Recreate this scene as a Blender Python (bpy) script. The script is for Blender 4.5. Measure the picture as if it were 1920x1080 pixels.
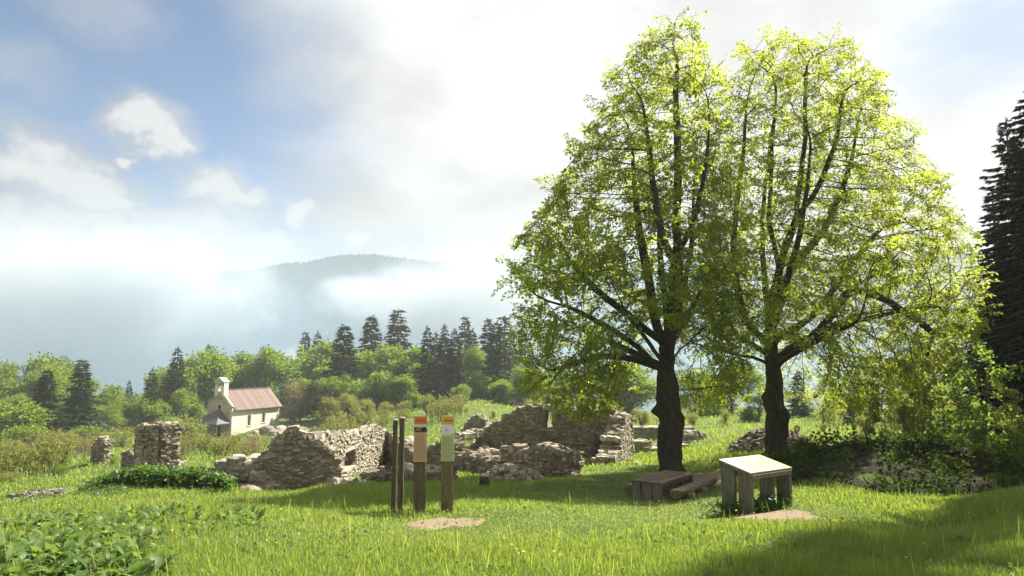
import bpy, bmesh, math, random
import numpy as np
from mathutils import Vector, Matrix, Euler, Quaternion, noise as mnoise

for _o in list(bpy.data.objects):
    bpy.data.objects.remove(_o, do_unlink=True)
scene = bpy.context.scene
COL = scene.collection
R = math.radians

# ------------------------------------------------------------------ camera
FOCAL = 1280.0            # in photograph pixels (1920 wide)
PITCH = math.atan(140.0 / FOCAL)
EYE = Vector((0.0, 0.0, 2.5))
cam_d = bpy.data.cameras.new('camera')
cam = bpy.data.objects.new('camera', cam_d)
COL.objects.link(cam)
cam_d.sensor_width = 36.0
cam_d.lens = 36.0 * FOCAL / 1920.0
cam_d.clip_start = 0.1
cam_d.clip_end = 6000.0
cam.location = EYE
cam.rotation_euler = (R(90) + PITCH, 0, 0)
scene.camera = cam
CP, SP = math.cos(PITCH), math.sin(PITCH)

def pdir(px, py):
    u, v = (px - 960) / FOCAL, (540 - py) / FOCAL
    return Vector((u, CP - v * SP, SP + v * CP))

def pix(px, py, depth):
    """the world point seen at photo pixel (px, py), 'depth' metres forward."""
    d = pdir(px, py)
    return EYE + d * (depth / d.y)

# ------------------------------------------------------------------ sun, sky, exposure
SUN_AZ, SUN_EL = R(48), R(46)          # azimuth to the right of the view axis
SUN_DIR = Vector((math.sin(SUN_AZ) * math.cos(SUN_EL), math.cos(SUN_AZ) * math.cos(SUN_EL), math.sin(SUN_EL)))
sun_d = bpy.data.lights.new('sun', 'SUN')
sun_d.energy = 5.0
sun_d.angle = R(0.6)
sun_d.color = (1.0, 0.93, 0.80)
sun = bpy.data.objects.new('sun', sun_d)
COL.objects.link(sun)
sun.location = (30, 30, 60)
sun.rotation_euler = SUN_DIR.to_track_quat('Z', 'Y').to_euler()

scene.view_settings.view_transform = 'Standard'
scene.view_settings.look = 'None'
scene.view_settings.exposure = 1.5
scene.view_settings.gamma = 1.0
scene.view_settings.use_curve_mapping = False

scene.render.engine = 'CYCLES'
cy = scene.cycles
cy.max_bounces = 7
cy.diffuse_bounces = 3
cy.glossy_bounces = 2
cy.transmission_bounces = 5
cy.volume_bounces = 1
cy.transparent_max_bounces = 8
cy.use_denoising = True
cy.volume_step_rate = 2.0
cy.volume_max_steps = 96
cy.sample_clamp_indirect = 6.0


class NT:
    """small helper to write node maths as function calls"""
    def __init__(self, tree):
        self.t = tree
    def n(self, kind, **kw):
        nd = self.t.nodes.new(kind)
        for k, v in kw.items():
            setattr(nd, k, v)
        return nd
    def put(self, sock, v):
        if isinstance(v, bpy.types.NodeSocket):
            self.t.links.new(v, sock)
        elif v is not None:
            sock.default_value = v
    def m(self, op, a, b=None, c=None, clamp=False):
        nd = self.n('ShaderNodeMath', operation=op, use_clamp=clamp)
        self.put(nd.inputs[0], a)
        if b is not None: self.put(nd.inputs[1], b)
        if c is not None: self.put(nd.inputs[2], c)
        return nd.outputs[0]
    def vm(self, op, a, b=None, out=0, scale=None):
        nd = self.n('ShaderNodeVectorMath', operation=op)
        self.put(nd.inputs[0], a)
        if b is not None: self.put(nd.inputs[1], b)
        if scale is not None: self.put(nd.inputs['Scale'], scale)
        return nd.outputs[out]
    def noise(self, vec, scale, detail=4, rough=0.55, dist=0.0, out='Fac'):
        nd = self.n('ShaderNodeTexNoise')
        if vec is not None: self.put(nd.inputs['Vector'], vec)
        nd.inputs['Scale'].default_value = scale
        nd.inputs['Detail'].default_value = detail
        nd.inputs['Roughness'].default_value = rough
        nd.inputs['Distortion'].default_value = dist
        return nd.outputs[out]
    def smooth(self, v, a, b, o0=0.0, o1=1.0):
        nd = self.n('ShaderNodeMapRange', interpolation_type='SMOOTHSTEP')
        self.put(nd.inputs[0], v); self.put(nd.inputs[1], a); self.put(nd.inputs[2], b)
        self.put(nd.inputs[3], o0); self.put(nd.inputs[4], o1)
        return nd.outputs[0]
    def mix(self, f, a, b, blend='MIX'):
        nd = self.n('ShaderNodeMix', data_type='RGBA', blend_type=blend)
        self.put(nd.inputs[0], f)
        self.put(nd.inputs[6], a if isinstance(a, bpy.types.NodeSocket) else (*a, 1.0))
        self.put(nd.inputs[7], b if isinstance(b, bpy.types.NodeSocket) else (*b, 1.0))
        return nd.outputs[2]
    def ramp(self, v, stops):
        nd = self.n('ShaderNodeValToRGB')
        self.put(nd.inputs[0], v)
        el = nd.color_ramp.elements
        while len(el) < len(stops): el.new(0.5)
        for e, (p, c) in zip(el, stops):
            e.position = p; e.color = (*c, 1.0)
        return nd.outputs[0]


def build_world():
    w = bpy.data.worlds.new('World')
    scene.world = w
    w.use_nodes = True
    t = w.node_tree
    t.nodes.clear()
    N = NT(t)
    out = N.n('ShaderNodeOutputWorld')
    sky = N.n('ShaderNodeTexSky', sky_type='NISHITA', sun_disc=False)
    sky.sun_elevation = SUN_EL
    sky.sun_rotation = SUN_AZ
    sky.altitude = 900
    sky.air_density = 0.8
    sky.dust_density = 0.3
    sky.ozone_density = 1.6
    bs = N.n('ShaderNodeBackground')
    t.links.new(N.mix(1.0, sky.outputs[0], (.66, .90, 1.0), 'MULTIPLY'), bs.inputs[0])
    bs.inputs[1].default_value = 0.050
    d = N.vm('NORMALIZE', N.n('ShaderNodeTexCoord').outputs['Generated'])
    sep = N.n('ShaderNodeSeparateXYZ'); t.links.new(d, sep.inputs[0])
    z = sep.outputs[2]
    # cloud-plane coordinates give the noise its perspective
    zz = N.m('ADD', N.m('MAXIMUM', z, 0.0), 0.35)
    plane = N.vm('DIVIDE', d, None)
    comb = N.n('ShaderNodeCombineXYZ')
    for i in range(3): t.links.new(zz, comb.inputs[i])
    t.links.new(comb.outputs[0], plane.node.inputs[1])
    n_big = N.noise(plane, 2.2, 6, 0.55, out='Color')
    n_fine = N.noise(plane, 7.0, 7, 0.6, out='Color')
    warp = N.vm('SUBTRACT', n_big, (0.5, 0.5, 0.5))
    warpf = N.vm('SUBTRACT', n_fine, (0.5, 0.5, 0.5))
    dw = N.vm('ADD', d, N.vm('ADD', N.vm('SCALE', warp, scale=0.30), N.vm('SCALE', warpf, scale=0.10)))
    # the clear patch of sky over the valley
    c1 = pdir(20, 170).normalized()
    clear = N.smooth(N.vm('DISTANCE', dw, tuple(c1), out=1), 0.22, 0.46, 1.0, 0.0)
    c3 = pdir(330, 390).normalized()
    clear3 = N.smooth(N.vm('DISTANCE', dw, tuple(c3), out=1), 0.06, 0.25, 0.75, 0.0)
    c2 = pdir(1830, 20).normalized()
    clear2 = N.smooth(N.vm('DISTANCE', dw, tuple(c2), out=1), 0.02, 0.16, 0.55, 0.0)
    # broken gaps over the rest of the sky, behind and above
    gaps = N.smooth(N.noise(plane, 1.3, 5, 0.5), 0.60, 0.72, 0.0, 0.8)
    behind = N.smooth(sep.outputs[1], 0.75, 0.2, 0.0, 1.0)
    gaps = N.m('MULTIPLY', gaps, behind)
    clr = N.m('MAXIMUM', N.m('MAXIMUM', clear, clear3), N.m('MAXIMUM', clear2, gaps))
    # thin veil inside the clear patch
    veil = N.smooth(N.noise(plane, 3.0, 6, 0.6), 0.48, 0.80, 0.0, 0.26)
    low = N.smooth(z, 0.10, 0.28, 0.60, 0.0)          # mist thickening towards the horizon
    veil = N.m('MAXIMUM', veil, low)
    # small cumulus puffs
    puff = None
    dp = N.vm('ADD', d, N.vm('ADD', N.vm('SCALE', warpf, scale=0.075), N.vm('SCALE', N.vm('SUBTRACT', N.noise(d, 26.0, 5, 0.6, out='Color'), (.5, .5, .5)), scale=0.055)))
    for (px, py, rad, sx) in ((270, 232, .050, 1.5), (315, 262, .04, 1.4), (75, 312, .065, 1.6), (150, 352, .05, 2.2), (215, 375, .028, 1.6),
                              (405, 352, .052, 1.5), (455, 368, .036, 1.4), (560, 396, .032, 1.2), (672, 446, .03, 1.3),
                              (195, 20, .05, 1.8), (20, 125, .05, 1.3), (240, 305, .02, 1.5),
                              (210, 425, .05, 1.8), (60, 445, .09, 2.0), (390, 440, .07, 2.2), (500, 465, .055, 2.0), (300, 470, .10, 2.4)):
        c = pdir(px, py).normalized()
        off = N.vm('MULTIPLY', N.vm('SUBTRACT', dp, tuple(c)), (1 / sx, 1 / sx, 1.0))
        p = N.smooth(N.vm('LENGTH', off, out=1), rad * 0.25, rad * 1.05, 0.9 if py > 200 else 0.35, 0.0)
        puff = p if puff is None else N.m('MAXIMUM', puff, p)
    opac = N.m('MAXIMUM', N.m('SUBTRACT', 1.0, clr), N.m('MAXIMUM', veil, puff))
    # cloud brightness: brighter towards the sun, greyer away from it, faint internal relief
    sd = N.vm('DOT_PRODUCT', d, tuple(SUN_DIR), out=1)
    toward = N.smooth(sd, 0.1, 0.78, 0.152, 0.325)
    relief = N.smooth(N.noise(plane, 2.6, 7, 0.55), 0.32, 0.68, 0.78, 1.12)
    lev = N.m('MULTIPLY', toward, relief)
    lev = N.m('MAXIMUM', lev, N.m('MULTIPLY', puff, 0.31))
    below = N.m('MULTIPLY', N.smooth(z, -0.25, 0.02, 0.25, 1.0), N.smooth(z, 0.08, 0.40, 0.78, 1.0))
    lev = N.m('MULTIPLY', lev, below)
    bc = N.n('ShaderNodeBackground')
    bc.inputs[0].default_value = (0.965, 0.985, 1.0, 1.0)
    t.links.new(lev, bc.inputs[1])
    mx = N.n('ShaderNodeMixShader')
    t.links.new(opac, mx.inputs[0]); t.links.new(bs.outputs[0], mx.inputs[1]); t.links.new(bc.outputs[0], mx.inputs[2])
    t.links.new(mx.outputs[0], out.inputs[0])
    w.cycles.sampling_method = 'MANUAL'
    w.cycles.sample_map_resolution = 512

build_world()
# ------------------------------------------------------------------ helpers
def tag(o, label=None, cat=None, group=None, kind=None):
    if label: o['label'] = label
    if cat: o['category'] = cat
    if group: o['group'] = group
    if kind: o['kind'] = kind
    return o

def empty(name, loc, rz=0.0, parent=None):
    o = bpy.data.objects.new(name, None)
    o.empty_display_size = 0.2
    COL.objects.link(o)
    o.location = loc
    o.rotation_euler = (0, 0, rz)
    if parent: o.parent = parent
    return o

def link_mesh(name, me, mat=None, parent=None, loc=(0, 0, 0)):
    o = bpy.data.objects.new(name, me)
    COL.objects.link(o)
    if mat is not None and not me.materials:
        me.materials.append(mat)
    if parent: o.parent = parent
    o.location = loc
    return o

def np_mesh(name, verts, faces, smooth=False, rnd=None, extra=None):
    """verts (N,3); faces: one (M,k) array or a list of such arrays."""
    if not isinstance(faces, list): faces = [faces]
    faces = [np.asarray(f, dtype=np.int32) for f in faces if len(f)]
    me = bpy.data.meshes.new(name)
    verts = np.asarray(verts, dtype=np.float32)
    me.vertices.add(len(verts))
    me.vertices.foreach_set('co', verts.ravel())
    loops = np.concatenate([f.ravel() for f in faces])
    tot = np.concatenate([np.full(len(f), f.shape[1], np.int32) for f in faces])
    start = np.concatenate(([0], np.cumsum(tot)[:-1])).astype(np.int32)
    me.loops.add(len(loops))
    me.loops.foreach_set('vertex_index', loops)
    me.polygons.add(len(tot))
    me.polygons.foreach_set('loop_start', start)
    if smooth:
        me.polygons.foreach_set('use_smooth', np.ones(len(tot), bool))
    me.update(calc_edges=True)
    if rnd is not None:
        a = me.attributes.new('rnd', 'FLOAT', 'POINT')
        a.data.foreach_set('value', np.asarray(rnd, np.float32))
    if extra:
        for k, v in extra.items():
            a = me.attributes.new(k, 'FLOAT', 'POINT')
            a.data.foreach_set('value', np.asarray(v, np.float32))
    me.validate()
    return me

def unit(a):
    return a / np.maximum(np.linalg.norm(a, axis=-1, keepdims=True), 1e-9)

def leaf_arrays(P, D, Nn, L, W, fold=0.25, rng=None):
    """diamond leaves folded along the midrib: P base, D direction, Nn normal"""
    D = unit(D)
    S = unit(np.cross(D, Nn)); Nn = np.cross(S, D)
    L = np.asarray(L).reshape(-1, 1); W = np.asarray(W).reshape(-1, 1)
    n = len(P)
    v = np.empty((n, 4, 3), np.float32)
    v[:, 0] = P
    mid = P + D * L * 0.45 + Nn * W * fold
    v[:, 1] = mid + S * W * 0.5
    v[:, 2] = P + D * L
    v[:, 3] = mid - S * W * 0.5
    base = (np.arange(n) * 4)[:, None]
    f = np.concatenate([base + np.array([[0, 1, 2]]), base + np.array([[0, 2, 3]])])
    return v.reshape(-1, 3), f

def rand_dirs(rng, n):
    v = rng.normal(size=(n, 3))
    return unit(v)

def merge(parts):
    """[(verts, faces)] -> one pair"""
    V, F, k = [], [], 0
    for v, f in parts:
        V.append(v); F.append(np.asarray(f) + k); k += len(v)
    by = {}
    for f in F:
        by.setdefault(f.shape[1], []).append(f)
    return np.concatenate(V), [np.concatenate(x) for x in by.values()]

def box_vf(cx, cy, cz, sx, sy, sz):
    v = np.array([[x, y, z] for z in (-.5, .5) for y in (-.5, .5) for x in (-.5, .5)], float) * [sx, sy, sz] + [cx, cy, cz]
    f = np.array([[0, 2, 3, 1], [4, 5, 7, 6], [0, 1, 5, 4], [2, 6, 7, 3], [0, 4, 6, 2], [1, 3, 7, 5]])
    return v, f

def tube_vf(path, radii, sides, cap=True):
    """a tapered tube along a polyline"""
    path = np.asarray(path, float); n = len(path)
    tan = np.gradient(path, axis=0); tan = unit(tan)
    up = np.array([0, 0, 1.0]) if abs(tan[0][2]) < 0.9 else np.array([1.0, 0, 0])
    V = np.empty((n, sides, 3))
    ang = np.arange(sides) / sides * 2 * math.pi
    s = unit(np.cross(up, tan[0]))
    for i in range(n):
        s = s - tan[i] * np.dot(s, tan[i]); s = s / max(np.linalg.norm(s), 1e-9)
        b = np.cross(tan[i], s)
        V[i] = path[i] + radii[i] * (np.cos(ang)[:, None] * s + np.sin(ang)[:, None] * b)
    F = []
    idx = np.arange(n * sides).reshape(n, sides)
    a = idx[:-1]; b = idx[1:]
    F.append(np.stack([a, np.roll(a, -1, 1), np.roll(b, -1, 1), b], -1).reshape(-1, 4))
    return V.reshape(-1, 3), F[0]

def bm_obj(name, bm, mat, parent=None, smooth=False):
    me = bpy.data.meshes.new(name)
    bm.normal_update()
    bm.to_mesh(me); bm.free()
    if smooth:
        for p in me.polygons: p.use_smooth = True
    me.materials.append(mat)
    return link_mesh(name, me, None, parent)

def bm_box(bm, c, s, rot=None, bevel=0.0, jit=0.0, rng=None):
    r = bmesh.ops.create_cube(bm, size=1.0)
    vs = r['verts']
    M = Matrix.Translation(c) @ (rot.to_4x4() if rot is not None else Matrix.Identity(4)) @ Matrix.Diagonal((*s, 1.0))
    bmesh.ops.transform(bm, matrix=M, verts=vs)
    if jit and rng is not None:
        for v in vs: v.co += Vector(rng.uniform(-jit, jit, 3))
    if bevel:
        es = list({e for v in vs for e in v.link_edges})
        bmesh.ops.bevel(bm, geom=es, offset=bevel, segments=1, affect='EDGES')

def dup_tree(root, loc, rz, scale=1.0, label=None):
    c = root.copy(); COL.objects.link(c)
    c.location = loc; c.rotation_euler = (0, 0, rz)
    c.scale = scale if isinstance(scale, (tuple, list, Vector)) else (scale,) * 3
    if label: c['label'] = label
    for ch in root.children:
        k = ch.copy(); COL.objects.link(k); k.parent = c
        for g in ch.children:
            q = g.copy(); COL.objects.link(q); q.parent = k
    return c

# ------------------------------------------------------------------ materials
def new_mat(name):
    m = bpy.data.materials.new(name)
    m.use_nodes = True
    m.node_tree.nodes.clear()
    return m, NT(m.node_tree)

def finish(m, N, shader):
    o = N.n('ShaderNodeOutputMaterial')
    N.t.links.new(shader, o.inputs[0])
    return m

def leaf_mat(name, stops, trans, tmix=0.5, gloss=0.04, obj_var=0.0):
    """leaf: diffuse + translucent; colour differs per leaf (attribute rnd) and per plant"""
    m, N = new_mat(name)
    at = N.n('ShaderNodeAttribute', attribute_name='rnd').outputs['Fac']
    if obj_var:
        oi = N.n('ShaderNodeObjectInfo').outputs['Random']
        at = N.m('ADD', N.m('MULTIPLY', at, 1 - obj_var), N.m('MULTIPLY', oi, obj_var))
    col = N.ramp(at, stops)
    tc = N.mix(0.75, col, trans)
    d = N.n('ShaderNodeBsdfDiffuse'); N.put(d.inputs[0], col)
    tr = N.n('ShaderNodeBsdfTranslucent'); N.put(tr.inputs[0], tc)
    mx = N.n('ShaderNodeMixShader'); mx.inputs[0].default_value = tmix
    N.t.links.new(d.outputs[0], mx.inputs[1]); N.t.links.new(tr.outputs[0], mx.inputs[2])
    sh = mx.outputs[0]
    if gloss:
        g = N.n('ShaderNodeBsdfGlossy'); g.inputs['Roughness'].default_value = 0.45
        m2 = N.n('ShaderNodeMixShader'); m2.inputs[0].default_value = gloss
        N.t.links.new(sh, m2.inputs[1]); N.t.links.new(g.outputs[0], m2.inputs[2])
        sh = m2.outputs[0]
    return finish(m, N, sh)

def rough_mat(name, colfn, rough=0.9, bump=None):
    m, N = new_mat(name)
    b = N.n('ShaderNodeBsdfPrincipled')
    b.inputs['Roughness'].default_value = rough
    b.inputs['Specular IOR Level'].default_value = 0.25
    col, h = colfn(N)
    N.put(b.inputs['Base Color'], col if isinstance(col, bpy.types.NodeSocket) else (*col, 1.0))
    if h is not None and bump:
        bn = N.n('ShaderNodeBump'); bn.inputs['Strength'].default_value = bump[0]; bn.inputs['Distance'].default_value = bump[1]
        N.t.links.new(h, bn.inputs['Height']); N.t.links.new(bn.outputs[0], b.inputs['Normal'])
    return finish(m, N, b.outputs[0])

def pos(N): return N.n('ShaderNodeNewGeometry').outputs['Position']
def objco(N): return N.n('ShaderNodeTexCoord').outputs['Object']

M = {}
def stone_col(N, moss=0.75, dark=0.5, tint=((.20, .165, .12), (.34, .29, .22), (.50, .44, .35))):
    g = N.n('ShaderNodeNewGeometry')
    p = g.outputs['Position']
    r = N.m('FRACT', N.m('ADD', g.outputs['Random Per Island'], N.n('ShaderNodeObjectInfo').outputs['Random']))
    base = N.ramp(r, [(0.0, tint[0]), (0.5, tint[1]), (1.0, tint[2])])
    n1 = N.noise(p, 9.0, 5, 0.65)
    base = N.mix(N.smooth(n1, 0.35, 0.7), N.mix(0.45, base, (.10, .085, .07)), base)
    n2 = N.noise(p, 0.9, 4, 0.6)
    base = N.mix(N.smooth(n2, 0.52, 0.68, 0.0, dark), base, (.045, .042, .038))
    n3 = N.noise(p, 1.7, 5, 0.6)
    base = N.mix(N.smooth(n3, 0.60, 0.70, 0.0, moss), base, (.07, .085, .02))
    lich = N.smooth(N.noise(p, 14.0, 3, 0.5), 0.66, 0.72, 0.0, 0.6)
    base = N.mix(lich, base, (.55, .53, .46))
    return base, n1
M['stone'] = rough_mat('ruin stone', lambda N: stone_col(N), 0.92, (0.6, 0.03))
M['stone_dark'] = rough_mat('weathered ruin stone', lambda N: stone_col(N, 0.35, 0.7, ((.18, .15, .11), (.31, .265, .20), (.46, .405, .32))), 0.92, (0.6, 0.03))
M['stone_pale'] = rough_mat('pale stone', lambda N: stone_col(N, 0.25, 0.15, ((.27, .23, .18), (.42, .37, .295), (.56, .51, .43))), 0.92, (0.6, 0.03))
M['rubble'] = rough_mat('heap stone', lambda N: stone_col(N, 0.25, 0.6, ((.10, .085, .075), (.20, .175, .15), (.33, .29, .25))), 0.92, (0.6, 0.03))
M['mortar'] = rough_mat('mortar core', lambda N: stone_col(N, 0.5, 0.6, ((.20, .17, .13), (.25, .215, .165), (.31, .27, .215))), 0.95, (0.8, 0.05))

def wood_col(N, a, b, c, axis=(14, 14, 1.2), moss=0.0):
    p = N.vm('MULTIPLY', objco(N), axis)
    r = N.n('ShaderNodeObjectInfo').outputs['Random']
    off = N.n('ShaderNodeCombineXYZ'); N.put(off.inputs[0], N.m('MULTIPLY', r, 37.0)); N.put(off.inputs[2], N.m('MULTIPLY', r, 11.0))
    p = N.vm('ADD', p, off.outputs[0])
    n1 = N.noise(p, 3.0, 6, 0.65, 0.6)
    col = N.ramp(n1, [(0.30, a), (0.52, b), (0.72, c)])
    col = N.mix(N.m('MULTIPLY', r, 0.35), col, (.05, .045, .04))
    if moss:
        mo = N.noise(objco(N), 3.5, 5, 0.6)
        col = N.mix(N.smooth(mo, 0.55, 0.68, 0.0, moss), col, (.065, .075, .03))
    return col, n1
M['post_wood'] = rough_mat('post wood', lambda N: wood_col(N, (.07, .052, .032), (.17, .13, .075), (.27, .21, .13), (16, 16, 1.0)), 0.85, (0.5, 0.01))
M['pole_wood'] = rough_mat('pole wood', lambda N: wood_col(N, (.06, .048, .030), (.13, .105, .065), (.22, .18, .11), (16, 16, 1.0)), 0.85, (0.5, 0.01))
M['cut_wood'] = rough_mat('sawn end wood', lambda N: wood_col(N, (.40, .34, .25), (.52, .46, .36), (.62, .57, .47), (9, 9, 9)), 0.85, (0.3, 0.01))
M['plank_v'] = rough_mat('grey upright plank', lambda N: wood_col(N, (.085, .075, .058), (.19, .17, .135), (.30, .275, .225), (14, 14, 1.0), 0.5), 0.85, (0.5, 0.01))
M['plank_h'] = rough_mat('grey top plank', lambda N: wood_col(N, (.085, .062, .040), (.20, .155, .105), (.31, .255, .185), (14, 1.0, 14), 0.0), 0.85, (0.5, 0.01))
M['log'] = rough_mat('log wood', lambda N: wood_col(N, (.07, .050, .032), (.18, .135, .088), (.30, .24, .165), (14, 1.0, 14), 0.0), 0.85, (0.5, 0.01))
def bark_col(N, a, b, moss):
    p = N.vm('MULTIPLY', objco(N), (7, 7, 1.6))
    n1 = N.noise(p, 2.2, 7, 0.7, 0.8)
    col = N.ramp(n1, [(0.32, a), (0.62, b)])
    mo = N.noise(objco(N), 2.0, 5, 0.65)
    return N.mix(N.smooth(mo, 0.50, 0.62, 0.0, moss), col, (.055, .065, .012)), n1
M['bark'] = rough_mat('lime bark', lambda N: bark_col(N, (.018, .015, .011), (.085, .068, .050), 0.75), 0.95, (0.9, 0.05))
M['bark_grey'] = rough_mat('conifer bark', lambda N: bark_col(N, (.05, .045, .038), (.15, .135, .115), 0.1), 0.95, (0.6, 0.03))
M['twig'] = rough_mat('bare twigs', lambda N: ((.17, .13, .085), None), 0.9)
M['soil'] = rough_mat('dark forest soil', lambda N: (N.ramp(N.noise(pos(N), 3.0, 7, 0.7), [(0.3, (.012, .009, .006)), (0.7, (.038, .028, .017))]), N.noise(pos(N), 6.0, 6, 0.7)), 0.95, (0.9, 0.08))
M['dirt'] = rough_mat('trodden earth', lambda N: (N.mix(N.smooth(N.noise(pos(N), 2.2, 5, 0.6), 0.42, 0.62), N.ramp(N.noise(pos(N), 9.0, 7, 0.7), [(0.3, (.14, .10, .07)), (0.7, (.29, .225, .17))]), (.22, .17, .10)), N.noise(pos(N), 22.0, 6, 0.7)), 0.95, (0.6, 0.03))

M['lime_leaf'] = leaf_mat('lime leaf', [(0.0, (.070, .125, .018)), (0.55, (.125, .185, .024)), (1.0, (.20, .225, .03))], (.58, .66, .06), 0.70, 0.02)
M['broadleaf'] = leaf_mat('beech leaf', [(0.0, (.026, .070, .014)), (0.5, (.066, .130, .020)), (1.0, (.150, .195, .028))], (.36, .50, .05), 0.52, 0.02, 0.6)
M['yellow_leaf'] = leaf_mat('willow leaf', [(0.0, (.10, .125, .025)), (0.6, (.17, .19, .04)), (1.0, (.25, .25, .07))], (.42, .45, .08), 0.5, 0.02, 0.4)
M['tan_leaf'] = leaf_mat('young tan leaf', [(0.0, (.20, .13, .07)), (0.6, (.34, .24, .13)), (1.0, (.42, .33, .16))], (.55, .40, .18), 0.45, 0.0, 0.2)
M['needle'] = leaf_mat('conifer needles', [(0.0, (.012, .026, .012)), (0.6, (.026, .046, .017)), (1.0, (.055, .066, .022))], (.07, .09, .02), 0.2, 0.02, 0.3)
M['needle_dark'] = leaf_mat('dark spruce needles', [(0.0, (.008, .016, .009)), (0.6, (.014, .026, .012)), (1.0, (.03, .042, .016))], (.035, .05, .015), 0.15, 0.0, 0.2)
M['herb'] = leaf_mat('broad herb leaf', [(0.0, (.06, .13, .030)), (0.6, (.11, .18, .050)), (0.9, (.17, .23, .085)), (1.0, (.24, .21, .08))], (.28, .42, .05), 0.42, 0.015)
M['nettle'] = leaf_mat('nettle leaf', [(0.0, (.026, .075, .013)), (0.6, (.045, .105, .016)), (1.0, (.09, .15, .022))], (.16, .30, .02), 0.4, 0.04)
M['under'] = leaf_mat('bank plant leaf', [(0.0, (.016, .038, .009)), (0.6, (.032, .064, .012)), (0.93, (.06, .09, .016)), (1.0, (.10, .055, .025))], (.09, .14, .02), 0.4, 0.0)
M['far_forest'] = leaf_mat('far forest foliage', [(0.0, (.010, .022, .020)), (0.6, (.018, .034, .028)), (1.0, (.035, .055, .036))], (.04, .06, .04), 0.2, 0.0)
M['grass'] = leaf_mat('grass blade', [(0.0, (.055, .120, .022)), (0.5, (.115, .190, .032)), (0.85, (.20, .245, .050)), (1.0, (.36, .32, .15))], (.46, .58, .07), 0.52, 0.03)
M['flower'] = rough_mat('yellow petals', lambda N: ((.75, .50, .02), None), 0.6)

def simple(name, c, rough=0.6, metal=0.0):
    m, N = new_mat(name)
    b = N.n('ShaderNodeBsdfPrincipled')
    n = N.noise(objco(N), 6.0, 5, 0.6)
    col = N.mix(N.smooth(n, 0.35, 0.7, 0.0, 0.22), c, tuple(x * 0.55 for x in c))
    N.put(b.inputs['Base Color'], col)
    b.inputs['Roughness'].default_value = rough; b.inputs['Metallic'].default_value = metal
    return finish(m, N, b.outputs[0])
# ------------------------------------------------------------------ terrain
# the lie of the land: measured ground points, given as photo pixel + distance
GP = [(0, 1080, 6.0), (480, 1080, 6.0), (960, 1080, 6.1), (1440, 1080, 6.0), (1920, 1080, 5.7),
      (760, 961, 11.4), (840, 959, 11.4), (1410, 962, 11.0), (1482, 946, 11.9), (1240, 940, 14.5), (1130, 950, 13.0),
      (0, 1000, 9.0), (200, 962, 11.5), (400, 937, 14.0), (620, 917, 16.4), (550, 921, 17.6), (700, 912, 17.5),
      (100, 947, 14.5), (0, 968, 12.5), (300, 925, 17.0),
      (100, 932, 22), (200, 895, 29), (0, 905, 31), (285, 884, 27), (185, 869, 36), (400, 872, 34), (480, 848, 60), (237, 889, 29),
      (660, 893, 22.5), (722, 880, 28), (870, 870, 25), (920, 902, 19), (1000, 900, 20), (1060, 890, 21.5), (907, 915, 16.5),
      (1257, 886, 20), (1456, 852, 23), (1100, 893, 21), (1150, 872, 25.5), (1040, 861, 30), (890, 850, 31), (1215, 853, 34), (1340, 890, 19),
      (1250, 824, 44), (1330, 832, 36), (1050, 806, 70), (1250, 802, 66), (1500, 800, 60), (1600, 825, 38),
      (885, 812, 48), (760, 830, 60),
      (1750, 990, 9.8), (1600, 952, 11.5), (1920, 942, 9.6), (1900, 905, 17), (1700, 925, 16), (1510, 905, 16), (1800, 850, 30), (1700, 800, 60),
      (433, 820, 120), (515, 796, 131), (380, 822, 122), (600, 797, 125), (560, 815, 100), (650, 803, 100), (0, 835, 90), (150, 822, 100), (300, 825, 110),
      (450, 772, 160), (700, 752, 150), (900, 748, 135), (1000, 770, 110), (1300, 760, 110), (1600, 765, 110), (200, 800, 140), (30, 800, 150)]
GC = [tuple(pix(*g)) for g in GP]
for a_ in range(-180, 181, 20):                       # behind the camera and far out
    if abs(a_) > 60:
        for r_ in (4, 12, 60): GC.append((r_ * math.sin(R(a_)), r_ * math.cos(R(a_)), 0.85 + (0.10 if a_ > 0 else -.04) * r_))
for (x_, y_, z_) in ((-150, 260, -45), (0, 270, -38), (150, 260, -25), (-330, 300, -75), (300, 250, 5), (-400, 600, -90), (0, 620, -90), (400, 600, -40),
                     (-900, 600, -90), (0, 1000, -90), (900, 700, -30), (-150, 60, -22), (-250, 150, -40), (150, 90, 8), (200, 10, 25), (-150, 0, -8),
                     (-700, 0, -60), (700, 0, 70), (0, -400, 10)):
    GC.append((x_, y_, z_))
GC = np.array(GC)

def _lp(x, y):
    r = np.sqrt(x * x + y * y) + 1e-6
    rr = np.log(r + 1.5)
    return np.stack([rr * x / r * 1.25, rr * y / r], -1), r
_cu, _cr = _lp(GC[:, 0], GC[:, 1])
_cs = (GC[:, 2] - 0.8) / (_cr + 1.5)
def _phi(d2): return np.sqrt(d2 + 0.004)
_A = _phi(((_cu[:, None] - _cu[None]) ** 2).sum(-1))
_n = len(_cu)
_K = np.zeros((_n + 1, _n + 1)); _K[:_n, :_n] = _A - np.eye(_n) * 0.002; _K[:_n, _n] = 1; _K[_n, :_n] = 1
_W = np.linalg.solve(_K, np.append(_cs, 0.0))

def _vnoise(x, y, s, seed=0):
    """cheap smooth noise, vectorised"""
    return (np.sin(x * s * 1.13 + seed) * np.cos(y * s * .97 + seed * 2.1) + np.sin((x * .6 + y * .8) * s * 2.3 + seed * 1.7) * .5
            + np.cos((x * .8 - y * .6) * s * 4.1 + seed * .6) * .25) / 1.75

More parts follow.
